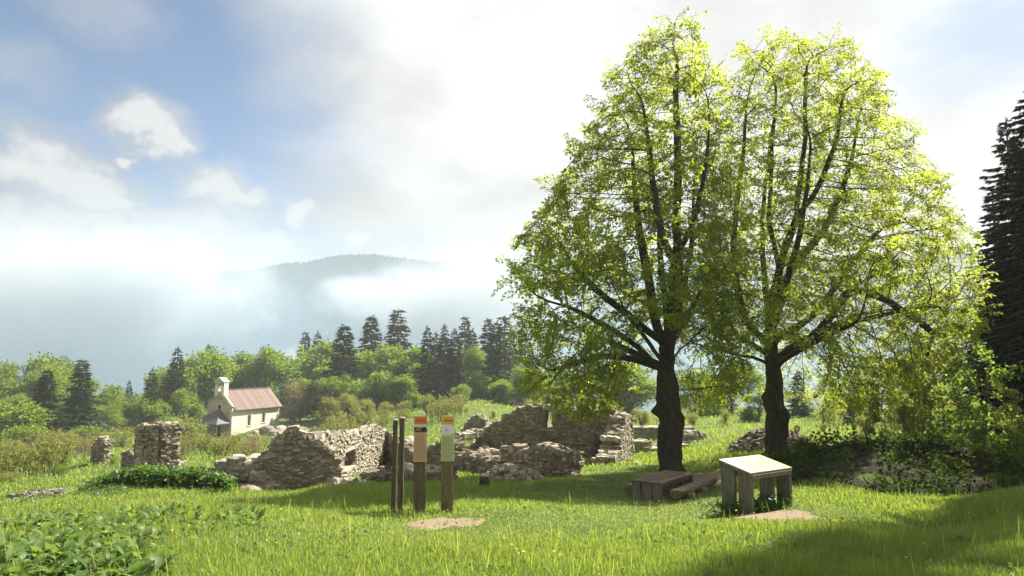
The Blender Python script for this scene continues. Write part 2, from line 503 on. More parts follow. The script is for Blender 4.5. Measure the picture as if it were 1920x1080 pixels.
def H(x, y):
    x = np.asarray(x, float); y = np.asarray(y, float)
    sh = x.shape
    xf, yf = x.ravel(), y.ravel()
    u, r = _lp(xf, yf)
    out = np.empty(len(xf))
    for i in range(0, len(xf), 20000):
        s_ = slice(i, i + 20000)
        d2 = ((u[s_, None] - _cu[None]) ** 2).sum(-1)
        out[s_] = _phi(d2) @ _W[:_n] + _W[_n]
    z = out * (r + 1.5) + 0.8
    # small unevenness
    z += _vnoise(xf, yf, 0.9, 1.0) * 0.035 * np.clip(r / 8, .3, 3) + _vnoise(xf, yf, 3.1, 4.0) * 0.012
    # grassy mound behind the second lime
    mx, my = 10.3, 27.6
    z += 0.72 * np.exp(-(((xf - mx) / 1.9) ** 2 + ((yf - my) / 1.8) ** 2))
    # shaded earth bank on the right
    t = (xf - 5.6) / 9.0
    cy_ = 17.6 - 2.2 * np.clip(t, 0, 1.6)
    hgt = 0.95 * np.clip((xf - 6.4) / 2.0, 0, 1) * (1 - .35 * np.clip((xf - 10.0) / 2.5, 0, 1))
    z += hgt * np.exp(-((yf - cy_) / 1.7) ** 2) * (1 + .25 * _vnoise(xf, yf, 1.7, 2.0))
    return z.reshape(sh)
def h1(x, y): return float(H(np.array([x]), np.array([y]))[0])
def ground_at(px, depth, sink=0.0):
    x = (px - 960) / FOCAL * depth * 1.0
    return Vector((x, depth, h1(x, depth) - sink))
def xat(px, py, depth): return pix(px, py, depth).x

def build_ground():
    nth, nr = 300, 230
    th = np.linspace(-math.pi, math.pi, nth + 1)[:-1]
    # finer angles ahead
    th = np.sort(np.concatenate([np.linspace(-R(48), R(48), 240), np.linspace(R(48), R(312), 60)[1:-1]]))
    nth = len(th)
    rr = np.concatenate([[0.4, 1.5, 3.0], np.geomspace(4.2, 1100, nr)])
    nr = len(rr)
    T, RR = np.meshgrid(th, rr)
    X, Y = RR * np.sin(T), RR * np.cos(T)
    Z = H(X, Y)
    V = np.stack([X, Y, Z], -1).reshape(-1, 3)
    idx = np.arange(nr * nth).reshape(nr, nth)
    a, b = idx[:-1], idx[1:]
    F = np.stack([a, b, np.roll(b, -1, 1), np.roll(a, -1, 1)], -1).reshape(-1, 4)
    me = np_mesh('ground', V, [F], smooth=True)
    me.materials.append(M['ground'])
    tag(link_mesh('ground', me), 'green mountain meadow sloping down to the valley', None, None, 'structure')

def ground_col(N):
    p = pos(N)
    n1 = N.noise(p, 0.35, 6, 0.6)
    n2 = N.noise(p, 2.4, 6, 0.65)
    n3 = N.noise(p, 26.0, 4, 0.7)
    c = N.ramp(n2, [(0.30, (.045, .085, .016)), (0.52, (.085, .140, .020)), (0.70, (.135, .175, .030))])
    c = N.mix(N.smooth(n1, 0.50, 0.66, 0.0, 0.55), c, (.17, .165, .055))
    c = N.mix(N.smooth(n3, 0.42, 0.60, 0.55, 0.0), c, (.030, .045, .012))
    return c, n3
M['ground'] = rough_mat('meadow turf', ground_col, 0.95, (0.8, 0.06))
build_ground()

PATCH = []
def patch(name, label, px, py, depth, rx, ry, mat, seed):
    """an irregular bare patch lying just above the turf"""
    c = pix(px, py, depth); cx, cy_ = c.x, c.y
    rng = np.random.default_rng(seed)
    ph = rng.uniform(0, 6.28, 6)
    na, nk = 56, 9
    ang = np.arange(na) / na * 2 * math.pi
    rad = 1 + .16 * np.sin(2 * ang + ph[0]) + .12 * np.sin(3 * ang + ph[1]) + .09 * np.sin(5 * ang + ph[2]) + .06 * np.sin(9 * ang + ph[3]) + .05 * np.sin(14 * ang + ph[4])
    V = []
    for k in range(nk + 1):
        f = k / nk
        x = cx + np.cos(ang) * rad * rx * f; y = cy_ + np.sin(ang) * rad * ry * f
        edge = 0.016 if k < nk else -0.02
        V.append(np.stack([x, y, H(x, y) + edge], -1))
    V = np.concatenate(V)
    idx = np.arange((nk + 1) * na).reshape(nk + 1, na)
    a, b = idx[:-1], idx[1:]
    F = np.stack([a, b, np.roll(b, -1, 1), np.roll(a, -1, 1)], -1).reshape(-1, 4)
    me = np_mesh(name, V, [F], smooth=True); me.materials.append(mat)
    o = link_mesh(name, me); tag(o, label, None, None, 'structure')
    PATCH.append((cx, cy_, rx, ry))
patch('dirt_patch', 'bare trodden earth in front of the two sign posts', 832, 990, 9.8, 0.50, 0.72, M['dirt'], 3)
patch('dirt_patch', 'bare trodden earth before the orientation table', 1458, 974, 10.5, 0.74, 0.58, M['dirt'], 5)
patch('dirt_patch', 'bare trodden earth between picnic table and orientation table', 1330, 893, 18.2, 1.15, 2.2, M['dirt'], 8)
patch('dirt_patch', 'small bare spot by the sign posts', 775, 998, 9.4, 0.16, 0.12, M['dirt'], 11)

def build_bank():
    xs = np.linspace(6.55, 19.0, 90); ys = np.linspace(-3.6, 3.0, 46)
    X, T = np.meshgrid(xs, ys)
    CY = 17.4 - 2.2 * np.clip((X - 5.6) / 9.0, 0, 1.6)
    front = -3.4 * np.clip((X - 6.3) / 2.2, .35, 1) + .5 * _vnoise(X, X * 0, 1.3, 5)
    Tn = (T + 3.6) / 6.6
    Y = CY + front + (2.6 - front) * Tn
    Z = H(X, Y) + 0.02 + .06 * (_vnoise(X, Y, 4.0, 3) + _vnoise(X, Y, 9.0, 7) * .6)
    Z[0] -= .12; Z[-1] -= .12; Z[:, 0] -= .12; Z[:, -1] -= .12
    V = np.stack([X, Y, Z], -1).reshape(-1, 3)
    idx = np.arange(V.shape[0]).reshape(X.shape)
    F = np.stack([idx[:-1, :-1], idx[:-1, 1:], idx[1:, 1:], idx[1:, :-1]], -1).reshape(-1, 4)
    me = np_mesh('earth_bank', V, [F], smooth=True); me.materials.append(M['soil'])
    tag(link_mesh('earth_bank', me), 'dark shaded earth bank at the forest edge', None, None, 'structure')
    return V
BANK_V = build_bank()

# ------------------------------------------------------------------ mountain across the valley
def ridge_z(x):
    """height of the ridge by direction, read off the photograph at 720 m"""
    px = 960 + np.asarray(x) / 720.0 * FOCAL
    return np.interp(px, [-900, -400, 0, 200, 400, 470, 520, 580, 610, 650, 700, 745, 800, 900, 1100, 1400, 2000, 3000],
                     [70, 90, 105, 102, 97, 98, 104, 107, 112, 115, 116, 114, 110, 106, 110, 114, 122, 126])
def mz(X, Y):
    rz = ridge_z(X)
    t = np.clip((Y - 400) / 320.0, 0, 1.6)
    prof = np.where(t < 1, t ** 1.25, 1 - .25 * (t - 1))
    z = -95 + (rz + 95) * prof
    spur = _vnoise(X, Y * .35, 0.016, 3.0) * 22 + _vnoise(X, Y, 0.045, 1.0) * 7
    return z + spur * np.clip(prof * 2.0, 0, 1) * np.clip(1.15 - np.abs(t - .5) * 2.1, .10, 1)

def build_mountain():
    xs = np.linspace(-900, 900, 200); ys = np.linspace(385, 900, 80)
    X, Y = np.meshgrid(xs, ys)
    Z = mz(X, Y)
    V = np.stack([X, Y, Z], -1).reshape(-1, 3)
    idx = np.arange(V.shape[0]).reshape(X.shape)
    F = np.stack([idx[:-1, :-1], idx[:-1, 1:], idx[1:, 1:], idx[1:, :-1]], -1).reshape(-1, 4)
    me = np_mesh('mountain', V, [F], smooth=True)
    def mc(N):
        p = pos(N)
        n = N.noise(p, 0.09, 6, 0.7)
        c = N.ramp(n, [(0.35, (.012, .024, .018)), (0.65, (.034, .052, .030))])
        rock = N.smooth(N.noise(N.vm('MULTIPLY', p, (1, 1, .35)), 0.022, 5, 0.6), 0.60, 0.68, 0.0, 0.7)
        return N.mix(rock, c, (.26, .25, .23)), n
    me.materials.append(rough_mat('far forested slope', mc, 0.95, (1.0, 5.0)))
    tag(link_mesh('mountain', me), 'forested mountain ridge across the valley fading into mist', None, None, 'structure')
    # the forest on it, reads as one mass
    rng = np.random.default_rng(5)
    n = 26000
    x = rng.uniform(-430, 60, n); y = 420 + 330 * rng.uniform(0, 1, n) ** .8
    z = mz(x, y) - .6
    h = rng.uniform(2.2, 4.6, n); r = h * rng.uniform(.3, .55, n)
    k = 5
    ang = np.arange(k) / k * 6.2832
    V = np.zeros((n, k + 1, 3))
    V[:, :k, 0] = x[:, None] + np.cos(ang) * r[:, None]; V[:, :k, 1] = y[:, None] + np.sin(ang) * r[:, None]; V[:, :k, 2] = z[:, None]
    V[:, k] = np.stack([x, y, z + h], -1)
    b = (np.arange(n) * (k + 1))[:, None]
    F = np.concatenate([b + np.array([[i, (i + 1) % k, k]]) for i in range(k)])
    me = np_mesh('mountain_forest', V.reshape(-1, 3), [F], rnd=np.repeat(rng.uniform(0, 1, n), k + 1))
    me.materials.append(M['far_forest'])
    tag(link_mesh('mountain_forest', me), 'misty forest covering the far mountain slope', 'forest', None, 'stuff')
build_mountain()
# ------------------------------------------------------------------ ruined walls
def make_stone_mesh(seed):
    rng = np.random.default_rng(seed)
    bm = bmesh.new()
    bmesh.ops.create_cube(bm, size=1.0)
    bmesh.ops.subdivide_edges(bm, edges=bm.edges[:], cuts=1, use_grid_fill=True)
    for v in bm.verts:
        c = v.co
        k = sum(abs(x) > .4 for x in c)
        f = {3: .88, 2: .96, 1: 1.0, 0: 1.0}[k]
        v.co = Vector((c.x * f, c.y * f, c.z * f)) + Vector(rng.uniform(-.07, .07, 3))
    me = bpy.data.meshes.new('stone'); bm.to_mesh(me); bm.free()
    return me
STONES = [make_stone_mesh(100 + i) for i in range(14)]
def _sv(me):
    v = np.empty(len(me.vertices) * 3); me.vertices.foreach_get('co', v)
    f = np.empty(len(me.loops), int); me.loops.foreach_get('vertex_index', f)
    return v.reshape(-1, 3), f.reshape(-1, 4)
STONE_VF = [_sv(m) for m in STONES]
_stone_by_mat = {}
def stone_mesh(i, mat):
    k = (i, mat.name)
    if k not in _stone_by_mat:
        m = STONES[i].copy(); m.materials.append(mat); _stone_by_mat[k] = m
    return _stone_by_mat[k]

class StoneSet:
    """collects stones; the largest-showing become parts, the rest one joined part"""
    def __init__(self, rng): self.rng = rng; self.items = []
    def add(self, c, size, eul, show=True):
        self.items.append((np.array(c, float), np.array(size, float), eul, show, int(self.rng.integers(0, 14))))
    def build(self, parent, mat, limit=300, name='stone'):
        org = np.array(parent.location)
        vis = [it for it in self.items if it[3]]
        vis.sort(key=lambda it: -it[1][0] * it[1][2])
        parts = vis[:limit]
        rest = vis[limit:] + [it for it in self.items if not it[3]]
        for c, s, e, _, i in parts:
            o = bpy.data.objects.new(name, stone_mesh(i, mat)); COL.objects.link(o)
            o.parent = parent
            o.location = c - org; o.scale = s; o.rotation_euler = e
        if rest:
            vf = []
            for c, s, e, _, i in rest:
                v, f = STONE_VF[i]
                Rm = np.array(Euler(e).to_matrix())
                vf.append(((v * s) @ Rm.T + (c - org), f))
            V, F = merge(vf)
            me = np_mesh('small_stones', V, F); me.materials.append(mat)
            o = link_mesh('small_stones', me, None, parent); o['kind'] = 'stuff'

def ruin_wall(label, A, B, thick, top, group='ruined walls', openings=(), course=(.07, .12), length=(.11, .28), mat=None, seed=0,
              name='ruined_wall', back=True, ends=(True, True), sink=.35, limit=300, cap=True, lintel=True):
    """A, B plan ends of the camera-side face, from left to right; top: [(t, z)] world heights"""
    mat = mat or M['stone']
    rng = np.random.default_rng(seed)
    A = np.array(A[:2], float); B = np.array(B[:2], float)
    Lw = np.linalg.norm(B - A); d = (B - A) / Lw
    nrm = np.array([d[1], -d[0]])                       # towards the camera
    if np.dot(nrm, -A) < 0: nrm = -nrm
    yaw = math.atan2(d[1], d[0])
    tt = np.array([p[0] for p in top]); tz = np.array([p[1] for p in top])
    jag = rng.uniform(-1, 1, 200)
    def topz(t): return float(np.interp(t, tt, tz)) + .045 * jag[int(t * 60) % 200]
    gl = H(A[0] + d[0] * np.linspace(0, Lw, 40) - nrm[0] * thick / 2, A[1] + d[1] * np.linspace(0, Lw, 40) - nrm[1] * thick / 2)
    def base(t): return float(np.interp(t, np.linspace(0, 1, 40), gl)) - sink
    root = empty(name, (A[0], A[1], h1(*A)))
    tag(root, label, 'ruined wall', group)
    org = np.array(root.location)
    # ---- core
    cell = .13
    nt = max(2, int(Lw / cell)); zmin = min(base(t) for t in np.linspace(0, 1, 20)); zmax = tz.max()
    nz = max(2, int((zmax - zmin) / cell))
    solid = np.zeros((nt, nz), bool)
    for i in range(nt):
        t = (i + .5) / nt
        for j in range(nz):
            z = zmin + (j + .5) / nz * (zmax - zmin)
            ok = base(t) < z < topz(t) - .06
            for (t0, t1, z0, z1) in openings:
                if t0 < t < t1 and z0 < z < z1: ok = False
            solid[i, j] = ok
    vid = {}; V = []; F = []
    def vert(i, j, s):
        k = (i, j, s)
        if k not in vid:
            vid[k] = len(V)
            jj = rng.uniform(-.03, .03, 3)
            p = A + d * (i / nt * Lw + jj[0]) - nrm * (.012 if s == 0 else thick - .012) + nrm * jj[1]
            V.append((p[0] - org[0], p[1] - org[1], zmin + j / nz * (zmax - zmin) + jj[2] - org[2]))
        return vid[k]
    S = lambda i, j: 0 <= i < nt and 0 <= j < nz and solid[i, j]
    for i in range(nt):
        for j in range(nz):
            if not solid[i, j]: continue
            F.append((vert(i, j, 0), vert(i + 1, j, 0), vert(i + 1, j + 1, 0), vert(i, j + 1, 0)))
            F.append((vert(i, j, 1), vert(i, j + 1, 1), vert(i + 1, j + 1, 1), vert(i + 1, j, 1)))
            if not S(i - 1, j): F.append((vert(i, j, 0), vert(i, j + 1, 0), vert(i, j + 1, 1), vert(i, j, 1)))
            if not S(i + 1, j): F.append((vert(i + 1, j, 0), vert(i + 1, j, 1), vert(i + 1, j + 1, 1), vert(i + 1, j + 1, 0)))
            if not S(i, j - 1): F.append((vert(i, j, 0), vert(i, j, 1), vert(i + 1, j, 1), vert(i + 1, j, 0)))
            if not S(i, j + 1): F.append((vert(i, j + 1, 0), vert(i + 1, j + 1, 0), vert(i + 1, j + 1, 1), vert(i, j + 1, 1)))
    if F:
        me = np_mesh('wall_core', np.array(V), [np.array(F)]); me.materials.append(M['mortar'])
        link_mesh('wall_core', me, None, root)
    # ---- facing stones
    SS = StoneSet(rng)
    def face(off_n, show, big=1.0):
        z = zmin
        while z < zmax:
            hh = rng.uniform(*course) * big
            s = rng.uniform(-.2, 0)
            while s < Lw:
                ll = rng.uniform(*length) * big
                t = (s + ll / 2) / Lw
                zc = z + hh / 2 + rng.uniform(-.035, .035)
                if 0 <= t <= 1 and base(t) + sink * .4 < zc < topz(t) - hh * .35:
                    hit = any(t0 - ll * .42 / Lw < t < t1 + ll * .42 / Lw and z0 - hh * .45 < zc < z1 + hh * .45 for (t0, t1, z0, z1) in openings)
                    if not hit:
                        p = A + d * (t * Lw) + nrm * (off_n + rng.uniform(-.022, .022))
                        SS.add((p[0], p[1], zc), (ll * rng.uniform(.80, 1.02), .24 * rng.uniform(.85, 1.15), hh * rng.uniform(.65, 1.25)),
                               (rng.normal(0, .05), rng.normal(0, .17), yaw + rng.normal(0, .06)), show)
                s += ll
            z += hh
    face(-.102, True)
    if back: face(-thick + .06, False, 1.35)
    for e, on in ((0.0, ends[0]), (1.0, ends[1])):
        if not on: continue
        z = base(e) + sink * .4
        while z < topz(e) - .04:
            hh = rng.uniform(*course); w = 0.02
            while w < thick - .05:
                ll = rng.uniform(*length)
                p = A + d * (e * Lw + (.0 if e else 0.0) + rng.uniform(-.05, .05)) - nrm * (w + ll / 2)
                SS.add((p[0], p[1], z + hh / 2), (ll, .25, hh), (rng.normal(0, .06), rng.normal(0, .08), yaw + math.pi / 2 + rng.normal(0, .12)), True)
                w += ll
            z += hh
    if cap:
        s = 0.0
        while s < Lw:
            ll = rng.uniform(.14, .34); t = min(1, (s + ll / 2) / Lw)
            w = 0.0
            while w < thick - .06:
                ww = rng.uniform(.16, .32)
                p = A + d * (t * Lw) - nrm * min(w + ww / 2, thick - .08)
                zt = topz(t) + rng.uniform(-.06, .05)
                if zt - .12 > base(t) + sink:
                    SS.add((p[0], p[1], zt - .04), (ll, ww, rng.uniform(.10, .2)), (rng.normal(0, .22), rng.normal(0, .22), yaw + rng.normal(0, .35)), True)
                w += ww
            s += ll * .85
    SS.build(root, mat, limit)
    if lintel:
        for (t0, t1, z0, z1) in openings:
            if (t1 - t0) * Lw < .25: continue
            for nm, zc, hh in (('lintel', z1 + .05, .12), ('window_sill', z0 - .04, .09)):
                c = A + d * ((t0 + t1) / 2 * Lw) - nrm * (thick * .36)
                bm = bmesh.new()
                bm_box(bm, Vector((c[0], c[1], zc)) - Vector(org), ((t1 - t0) * Lw + .22, thick * .78, hh), Euler((0, 0, yaw)).to_matrix(), .015, .012, rng)
                bm_obj(nm, bm, M['stone_pale'], root)
    return root

def P2(px, depth): return ((px - 960) / FOCAL * depth * 1.0, depth)
# exact plan position of a pixel depends slightly on its height, so use the full projection
def W2(px, py, depth):
    p = pix(px, py, depth); return (p.x, p.y)
def Z(py, depth, px=960): return pix(px, py, depth).z

# gable-shaped fragment at the front
D = 17.8
ruin_wall('tall jagged ruined wall fragment nearest the two signs, shaped like a gable', W2(470, 900, D), W2(640, 900, D + .5), .6,
          [(0, Z(900, D)), (.10, Z(862, D)), (.20, Z(842, D)), (.29, Z(812, D)), (.36, Z(808, D)), (.52, Z(809, D)), (.62, Z(822, D)), (.72, Z(832, D)), (.8, Z(838, D)), (.88, Z(848, D)), (.95, Z(872, D)), (1, Z(895, D))],
          seed=1, course=(.06, .10), length=(.10, .26))
# low broken wall to its left with fallen slabs
ruin_wall('low broken ruined wall left of the gable-shaped fragment', W2(388, 890, D + .3), W2(492, 905, D - .3), .7,
          [(0, Z(882, D)), (.15, Z(872, D)), (.35, Z(868, D)), (.5, Z(862, D)), (.75, Z(872, D)), (.9, Z(890, D)), (1, Z(905, D))], seed=2, course=(.09, .16), length=(.18, .42), mat=M['stone_pale'])
# sunlit wall with the window opening, running away from the camera
A3, B3 = W2(592, 850, 19.2), W2(724, 850, 28.2)
def tz3(t, py): 
    dd = A3[1] + (B3[1] - A3[1]) * t
    return Z(py, dd)
ruin_wall('sunlit ruined wall with a square window hole', A3, B3, .42,
          [(0, tz3(0, 815)), (.1, tz3(.1, 812)), (.35, tz3(.35, 812)), (.5, tz3(.5, 813)), (.68, tz3(.68, 806)), (.82, tz3(.82, 801)), (.94, tz3(.94, 803)), (1, tz3(1, 808))],
          openings=[(.32, .46, tz3(.4, 877), tz3(.4, 845))], seed=3, mat=M['stone_pale'], course=(.08, .13), length=(.14, .30))
# the shaded cross wall that joins its far end
A4, B4 = W2(722, 850, 28.0), W2(795, 850, 25.5)
ruin_wall('shaded ruined wall behind the pair of wooden poles', A4, B4, .55,
          [(0, Z(812, 28)), (.2, Z(822, 27.5)), (.45, Z(832, 27)), (.6, Z(842, 26.5)), (.8, Z(858, 26)), (1, Z(858, 25.5))], seed=4, mat=M['stone_dark'])
ruin_wall('mossy ruined wall between the two sign posts', W2(796, 850, 25.0), W2(850, 850, 24.0), .55,
          [(0, Z(845, 25)), (.25, Z(833, 25)), (.6, Z(829, 24.5)), (1, Z(835, 24))], seed=5, mat=M['stone_dark'])
ruin_wall('low mossy wall right of the yellow-topped sign', W2(850, 860, 22.6), W2(935, 870, 20.4), .6,
          [(0, Z(850, 22.6)), (.3, Z(854, 22)), (.6, Z(862, 21)), (.85, Z(872, 20.6)), (1, Z(885, 20.4))], seed=6, mat=M['stone_dark'])
# dry-stone footing close behind the signs
ruin_wall('knee-high dry-stone footing just behind the sign posts', W2(677, 890, 18.6), W2(832, 890, 17.6), .5,
          [(0, Z(890, 18.6)), (.1, Z(882, 18.4)), (.35, Z(884, 18.2)), (.5, Z(876, 18.1)), (.8, Z(882, 18)), (1, Z(878, 17.6))], seed=7, mat=M['stone_dark'], course=(.06, .10), length=(.14, .30))
# middle low wall with squared right end
ruin_wall('waist-high ruined wall in front of the large wall, squared at its right end', W2(884, 860, 23.4), W2(1064, 865, 21.0), .65,
          [(0, Z(846, 23.4)), (.2, Z(847, 23)), (.3, Z(846, 22.8)), (.36, Z(838, 22.6)), (.46, Z(836, 22.4)), (.52, Z(846, 22.2)), (.66, Z(842, 22)), (.74, Z(836, 21.6)), (.84, Z(838, 21.4)), (.92, Z(848, 21.2)), (1, Z(850, 21.0))],
          seed=8, mat=M['stone'])
# the large wall
D = 30.0
ruin_wall('largest ruined wall, long and dark with a slit window near its top', W2(876, 830, 31.0), W2(1180, 830, 29.4), .8,
          [(0, Z(848, D)), (.04, Z(838, D)), (.1, Z(815, D)), (.17, Z(797, D)), (.26, Z(780, D)), (.34, Z(767, D)), (.45, Z(764, D)), (.6, Z(765, D)), (.75, Z(766, D)), (.86, Z(769, D)), (.95, Z(775, D)), (1, Z(780, D))],
          openings=[(.495, .54, Z(806, D), Z(769, D))], seed=9, mat=M['stone_dark'], course=(.08, .13), length=(.12, .28))
# its return towards the camera, stepping down
A7, B7 = W2(1152, 850, 25.6), W2(1183, 830, 29.2)
ruin_wall('sunlit stepped end wall at the right of the largest ruined wall', A7, B7, .7,
          [(0, Z(858, 25.6)), (.12, Z(852, 26)), (.3, Z(845, 26.7)), (.36, Z(822, 27)), (.5, Z(812, 27.4)), (.6, Z(800, 27.8)), (.7, Z(783, 28.2)), (1, Z(779, 29.2))],
          seed=10, mat=M['stone_pale'])
# pointed fragment far behind
ruin_wall('small pointed wall fragment behind, left of the largest ruined wall', W2(863, 800, 46), W2(912, 800, 45), .8,
          [(0, Z(808, 46)), (.2, Z(793, 46)), (.4, Z(782, 46)), (.58, Z(779, 45)), (.78, Z(786, 45)), (1, Z(802, 45))], seed=11, course=(.16, .26), length=(.25, .5))
ruin_wall('pale crumbled wall end beside the small pointed fragment', W2(898, 800, 48.5), W2(926, 800, 50), .8,
          [(0, Z(790, 48)), (.4, Z(783, 49)), (1, Z(800, 50))], seed=12, mat=M['stone_pale'], course=(.16, .26), length=(.25, .5))
ruin_wall('low footing wall behind the yellow-topped sign', W2(846, 815, 40), W2(905, 812, 42), .7,
          [(0, Z(811, 40)), (.4, Z(815, 41)), (1, Z(806, 42))], seed=13, mat=M['stone_pale'], course=(.14, .2), length=(.22, .45))
# far left group
C9 = W2(297, 860, 25.8)
ruin_wall('dark shaded face of the tall ruined corner on the left', W2(251, 860, 26.8), C9, .7,
          [(0, Z(806, 26.8)), (.2, Z(799, 26.6)), (.6, Z(797, 26)), (1, Z(797, 25.8))], seed=14, mat=M['stone_dark'], group='ruined walls')
ruin_wall('sunlit crumbling flank of the tall ruined corner on the left', C9, W2(352, 870, 31.0), .7,
          [(0, Z(797, 25.8)), (.12, Z(803, 26.4)), (.25, Z(815, 27)), (.36, Z(838, 28)), (.5, Z(855, 29)), (.7, Z(862, 30)), (1, Z(870, 31))], seed=15, mat=M['stone_pale'])
ruin_wall('thin standing stone pillar of ruined wall on the far left among bushes', W2(172, 850, 36), W2(190, 850, 35.6), .4,
          [(0, Z(842, 36)), (.3, Z(828, 36)), (.6, Z(822, 35.5)), (1, Z(828, 35))], seed=16, course=(.12, .2), length=(.2, .4))
ruin_wall('short wall stub left of the tall ruined corner', W2(228, 868, 29), W2(246, 868, 28.6), .45,
          [(0, Z(848, 29)), (.5, Z(846, 29)), (1, Z(850, 28.6))], seed=17)
# low block walls behind lime one
for (lab, a, b, tp, sd) in (
    ('long low wall with pale coping behind the left lime trunk', W2(1184, 812, 44), W2(1300, 812, 46), [(0, Z(801, 44)), (1, Z(802, 46))], 18),
    ('square low wall block with pale top beside the sunlit stepped end wall', W2(1183, 840, 34), W2(1218, 840, 34.4), [(0, Z(828, 34)), (1, Z(828, 34.4))], 19),
    ('lowest wall block with pale top just left of the left lime trunk', W2(1219, 850, 33.8), W2(1292, 838, 35), [(0, Z(842, 33.8)), (1, Z(832, 35))], 20)):
    w = ruin_wall(lab, a, b, .9, tp, seed=sd, mat=M['stone_dark'], course=(.15, .2), length=(.25, .45), cap=False)
    rng = np.random.default_rng(sd + 50)
    A_, B_ = np.array(a), np.array(b); n_ = max(2, int(np.linalg.norm(B_ - A_) / .75)); yaw = math.atan2(*(B_ - A_)[::-1])
    nn = np.array([(B_ - A_)[1], -(B_ - A_)[0]]); nn = nn / np.linalg.norm(nn)
    for k in range(n_):
        t = (k + .5) / n_
        c = A_ + (B_ - A_) * t - nn * .43
        bm = bmesh.new()
        zt = float(np.interp(t, [0, 1], [tp[0][1], tp[1][1]])) - .03
        bm_box(bm, Vector((c[0], c[1], zt)) - w.location, (np.linalg.norm(B_ - A_) / n_ - .015, 1.0, .11), Euler((0, 0, yaw)).to_matrix(), .02, .012, rng)
        bm_obj('coping_stone', bm, M['stone_pale'], w)
ruin_wall('broken pale wall stub on the grassy rise between the two limes', W2(1298, 824, 38), W2(1324, 822, 39), .9,
          [(0, Z(816, 38)), (.5, Z(810, 38)), (1, Z(812, 39))], seed=21, mat=M['stone_pale'], course=(.15, .22), length=(.25, .5))

def heap(name, label, c, rx, ry, hh, n, size, mat, seed, cat='stone heap', limit=300, flat=.7):
    rng = np.random.default_rng(seed)
    root = empty(name, (c[0], c[1], h1(c[0], c[1]))); tag(root, label, cat)
    SS = StoneSet(rng)
    for i in range(n):
        r = math.sqrt(rng.uniform()); a = rng.uniform(0, 6.283)
        x = c[0] + rx * r * math.cos(a); y = c[1] + ry * r * math.sin(a)
        s = rng.uniform(*size)
        z = h1(x, y) + hh * (1 - r * r) * rng.uniform(.8, 1.0) + s * .12
        SS.add((x, y, z), (s * rng.uniform(.8, 1.4), s * rng.uniform(.7, 1.1), s * flat * rng.uniform(.6, 1.1)), tuple(rng.uniform(-.5, .5, 2)) + (rng.uniform(0, 6.28),))
    # earth core
    na, nk = 24, 5; V = []
    for k in range(nk + 1):
        f = k / nk
        for a in np.arange(na) / na * 6.283:
            x = c[0] + rx * f * math.cos(a) * .98; y = c[1] + ry * f * math.sin(a) * .98
            V.append((x - c[0], y - c[1], h1(x, y) + hh * (1 - f * f) * .85 - .03 - root.location.z))
    idx = np.arange((nk + 1) * na).reshape(nk + 1, na)
    F = np.stack([idx[:-1], idx[1:], np.roll(idx[1:], -1, 1), np.roll(idx[:-1], -1, 1)], -1).reshape(-1, 4)
    me = np_mesh('heap_core', np.array(V), [F], smooth=True); me.materials.append(M['mortar']); link_mesh('heap_core', me, None, root)
    SS.build(root, mat, limit)
    return root
heap('stone_heap', 'broad heap of loose dark stones at the foot of the right lime', W2(1448, 840, 25.6), 1.62, 1.5, .55, 620, (.10, .21), M['rubble'], 31)
heap('rubble_heap', 'collapsed rubble heap with dry moss in front of the waist-high wall', W2(962, 888, 19.6), .85, .8, .34, 260, (.07, .19), M['stone_pale'], 32)
heap('rubble_heap', 'flat spread of dark rubble at the left below the lawn edge', W2(72, 922, 21.5), .95, .8, .12, 110, (.10, .24), M['rubble'], 33)
heap('rubble_heap', 'tumbled stones at the right foot of the gable-shaped fragment', W2(650, 905, 17.6), .55, .5, .12, 40, (.10, .24), M['stone_pale'], 34)

def boulder(label, px, py, depth, s, mat, seed, name='boulder', group=None, sq=.7):
    rng = np.random.default_rng(seed)
    bm = bmesh.new()
    bmesh.ops.create_icosphere(bm, subdivisions=3, radius=.5)
    for v in bm.verts:
        n = mnoise.noise(v.co * 2.2 + Vector((seed, 0, 0))) * .22 + mnoise.noise(v.co * 6 + Vector((0, seed, 0))) * .08
        v.co = v.co * (1 + n)
        v.co.z *= sq
        v.co = Vector((round(v.co.x * 4.5) / 4.5 * .35 + v.co.x * .65, v.co.y, v.co.z)) * s
    o = bm_obj(name, bm, mat)
    c = pix(px, py, depth); o.location = (c.x, c.y, h1(c.x, c.y) + s * sq * .22); o.rotation_euler = (rng.uniform(-.2, .2), rng.uniform(-.2, .2), rng.uniform(0, 6))
    tag(o, label, 'boulder', group)
    return o
boulder('big tilted pale slab leaning in the low broken wall', 472, 888, 17.3, .62, M['stone_pale'], 41, sq=.35)
boulder('rounded grey boulder in the meadow left of the two signs', 766, 812, 52, 1.3, M['stone_pale'], 42)
boulder('rock with a pointed top behind the sunlit window wall', 643, 800, 60, 1.3, M['rubble'], 43, sq=1.0)
for k, (px, py, dd, s, lab) in enumerate(((500, 808, 108, 2.6, 'largest mossy boulder by the chapel wall'), (512, 816, 103, 1.9, 'pale boulder in front of the mossy one near the chapel'),
        (528, 804, 112, 1.8, 'boulder right of the mossy one near the chapel'), (480, 806, 110, 1.5, 'low boulder close to the chapel side wall'), (470, 818, 100, 1.4, 'flat pale boulder in the grass below the chapel windows'),
        (545, 800, 118, 1.2, 'boulder under the tan sapling tree beside the chapel'), (605, 782, 125, 2.2, 'grey boulder at the edge of the bushes right of the tan tree'))):
    boulder(lab, px, py, dd, s, M['stone_pale'] if k != 0 else M['rubble'], 44 + k, group='boulders near the chapel')
boulder('small pale stone lying in the sunny grass left of the left lime', 1194, 868, 24, .28, M['stone_pale'], 52, name='stone')
boulder('pale stone beside the end of the squared low wall', 1072, 880, 21.3, .30, M['stone_dark'], 53, name='stone')
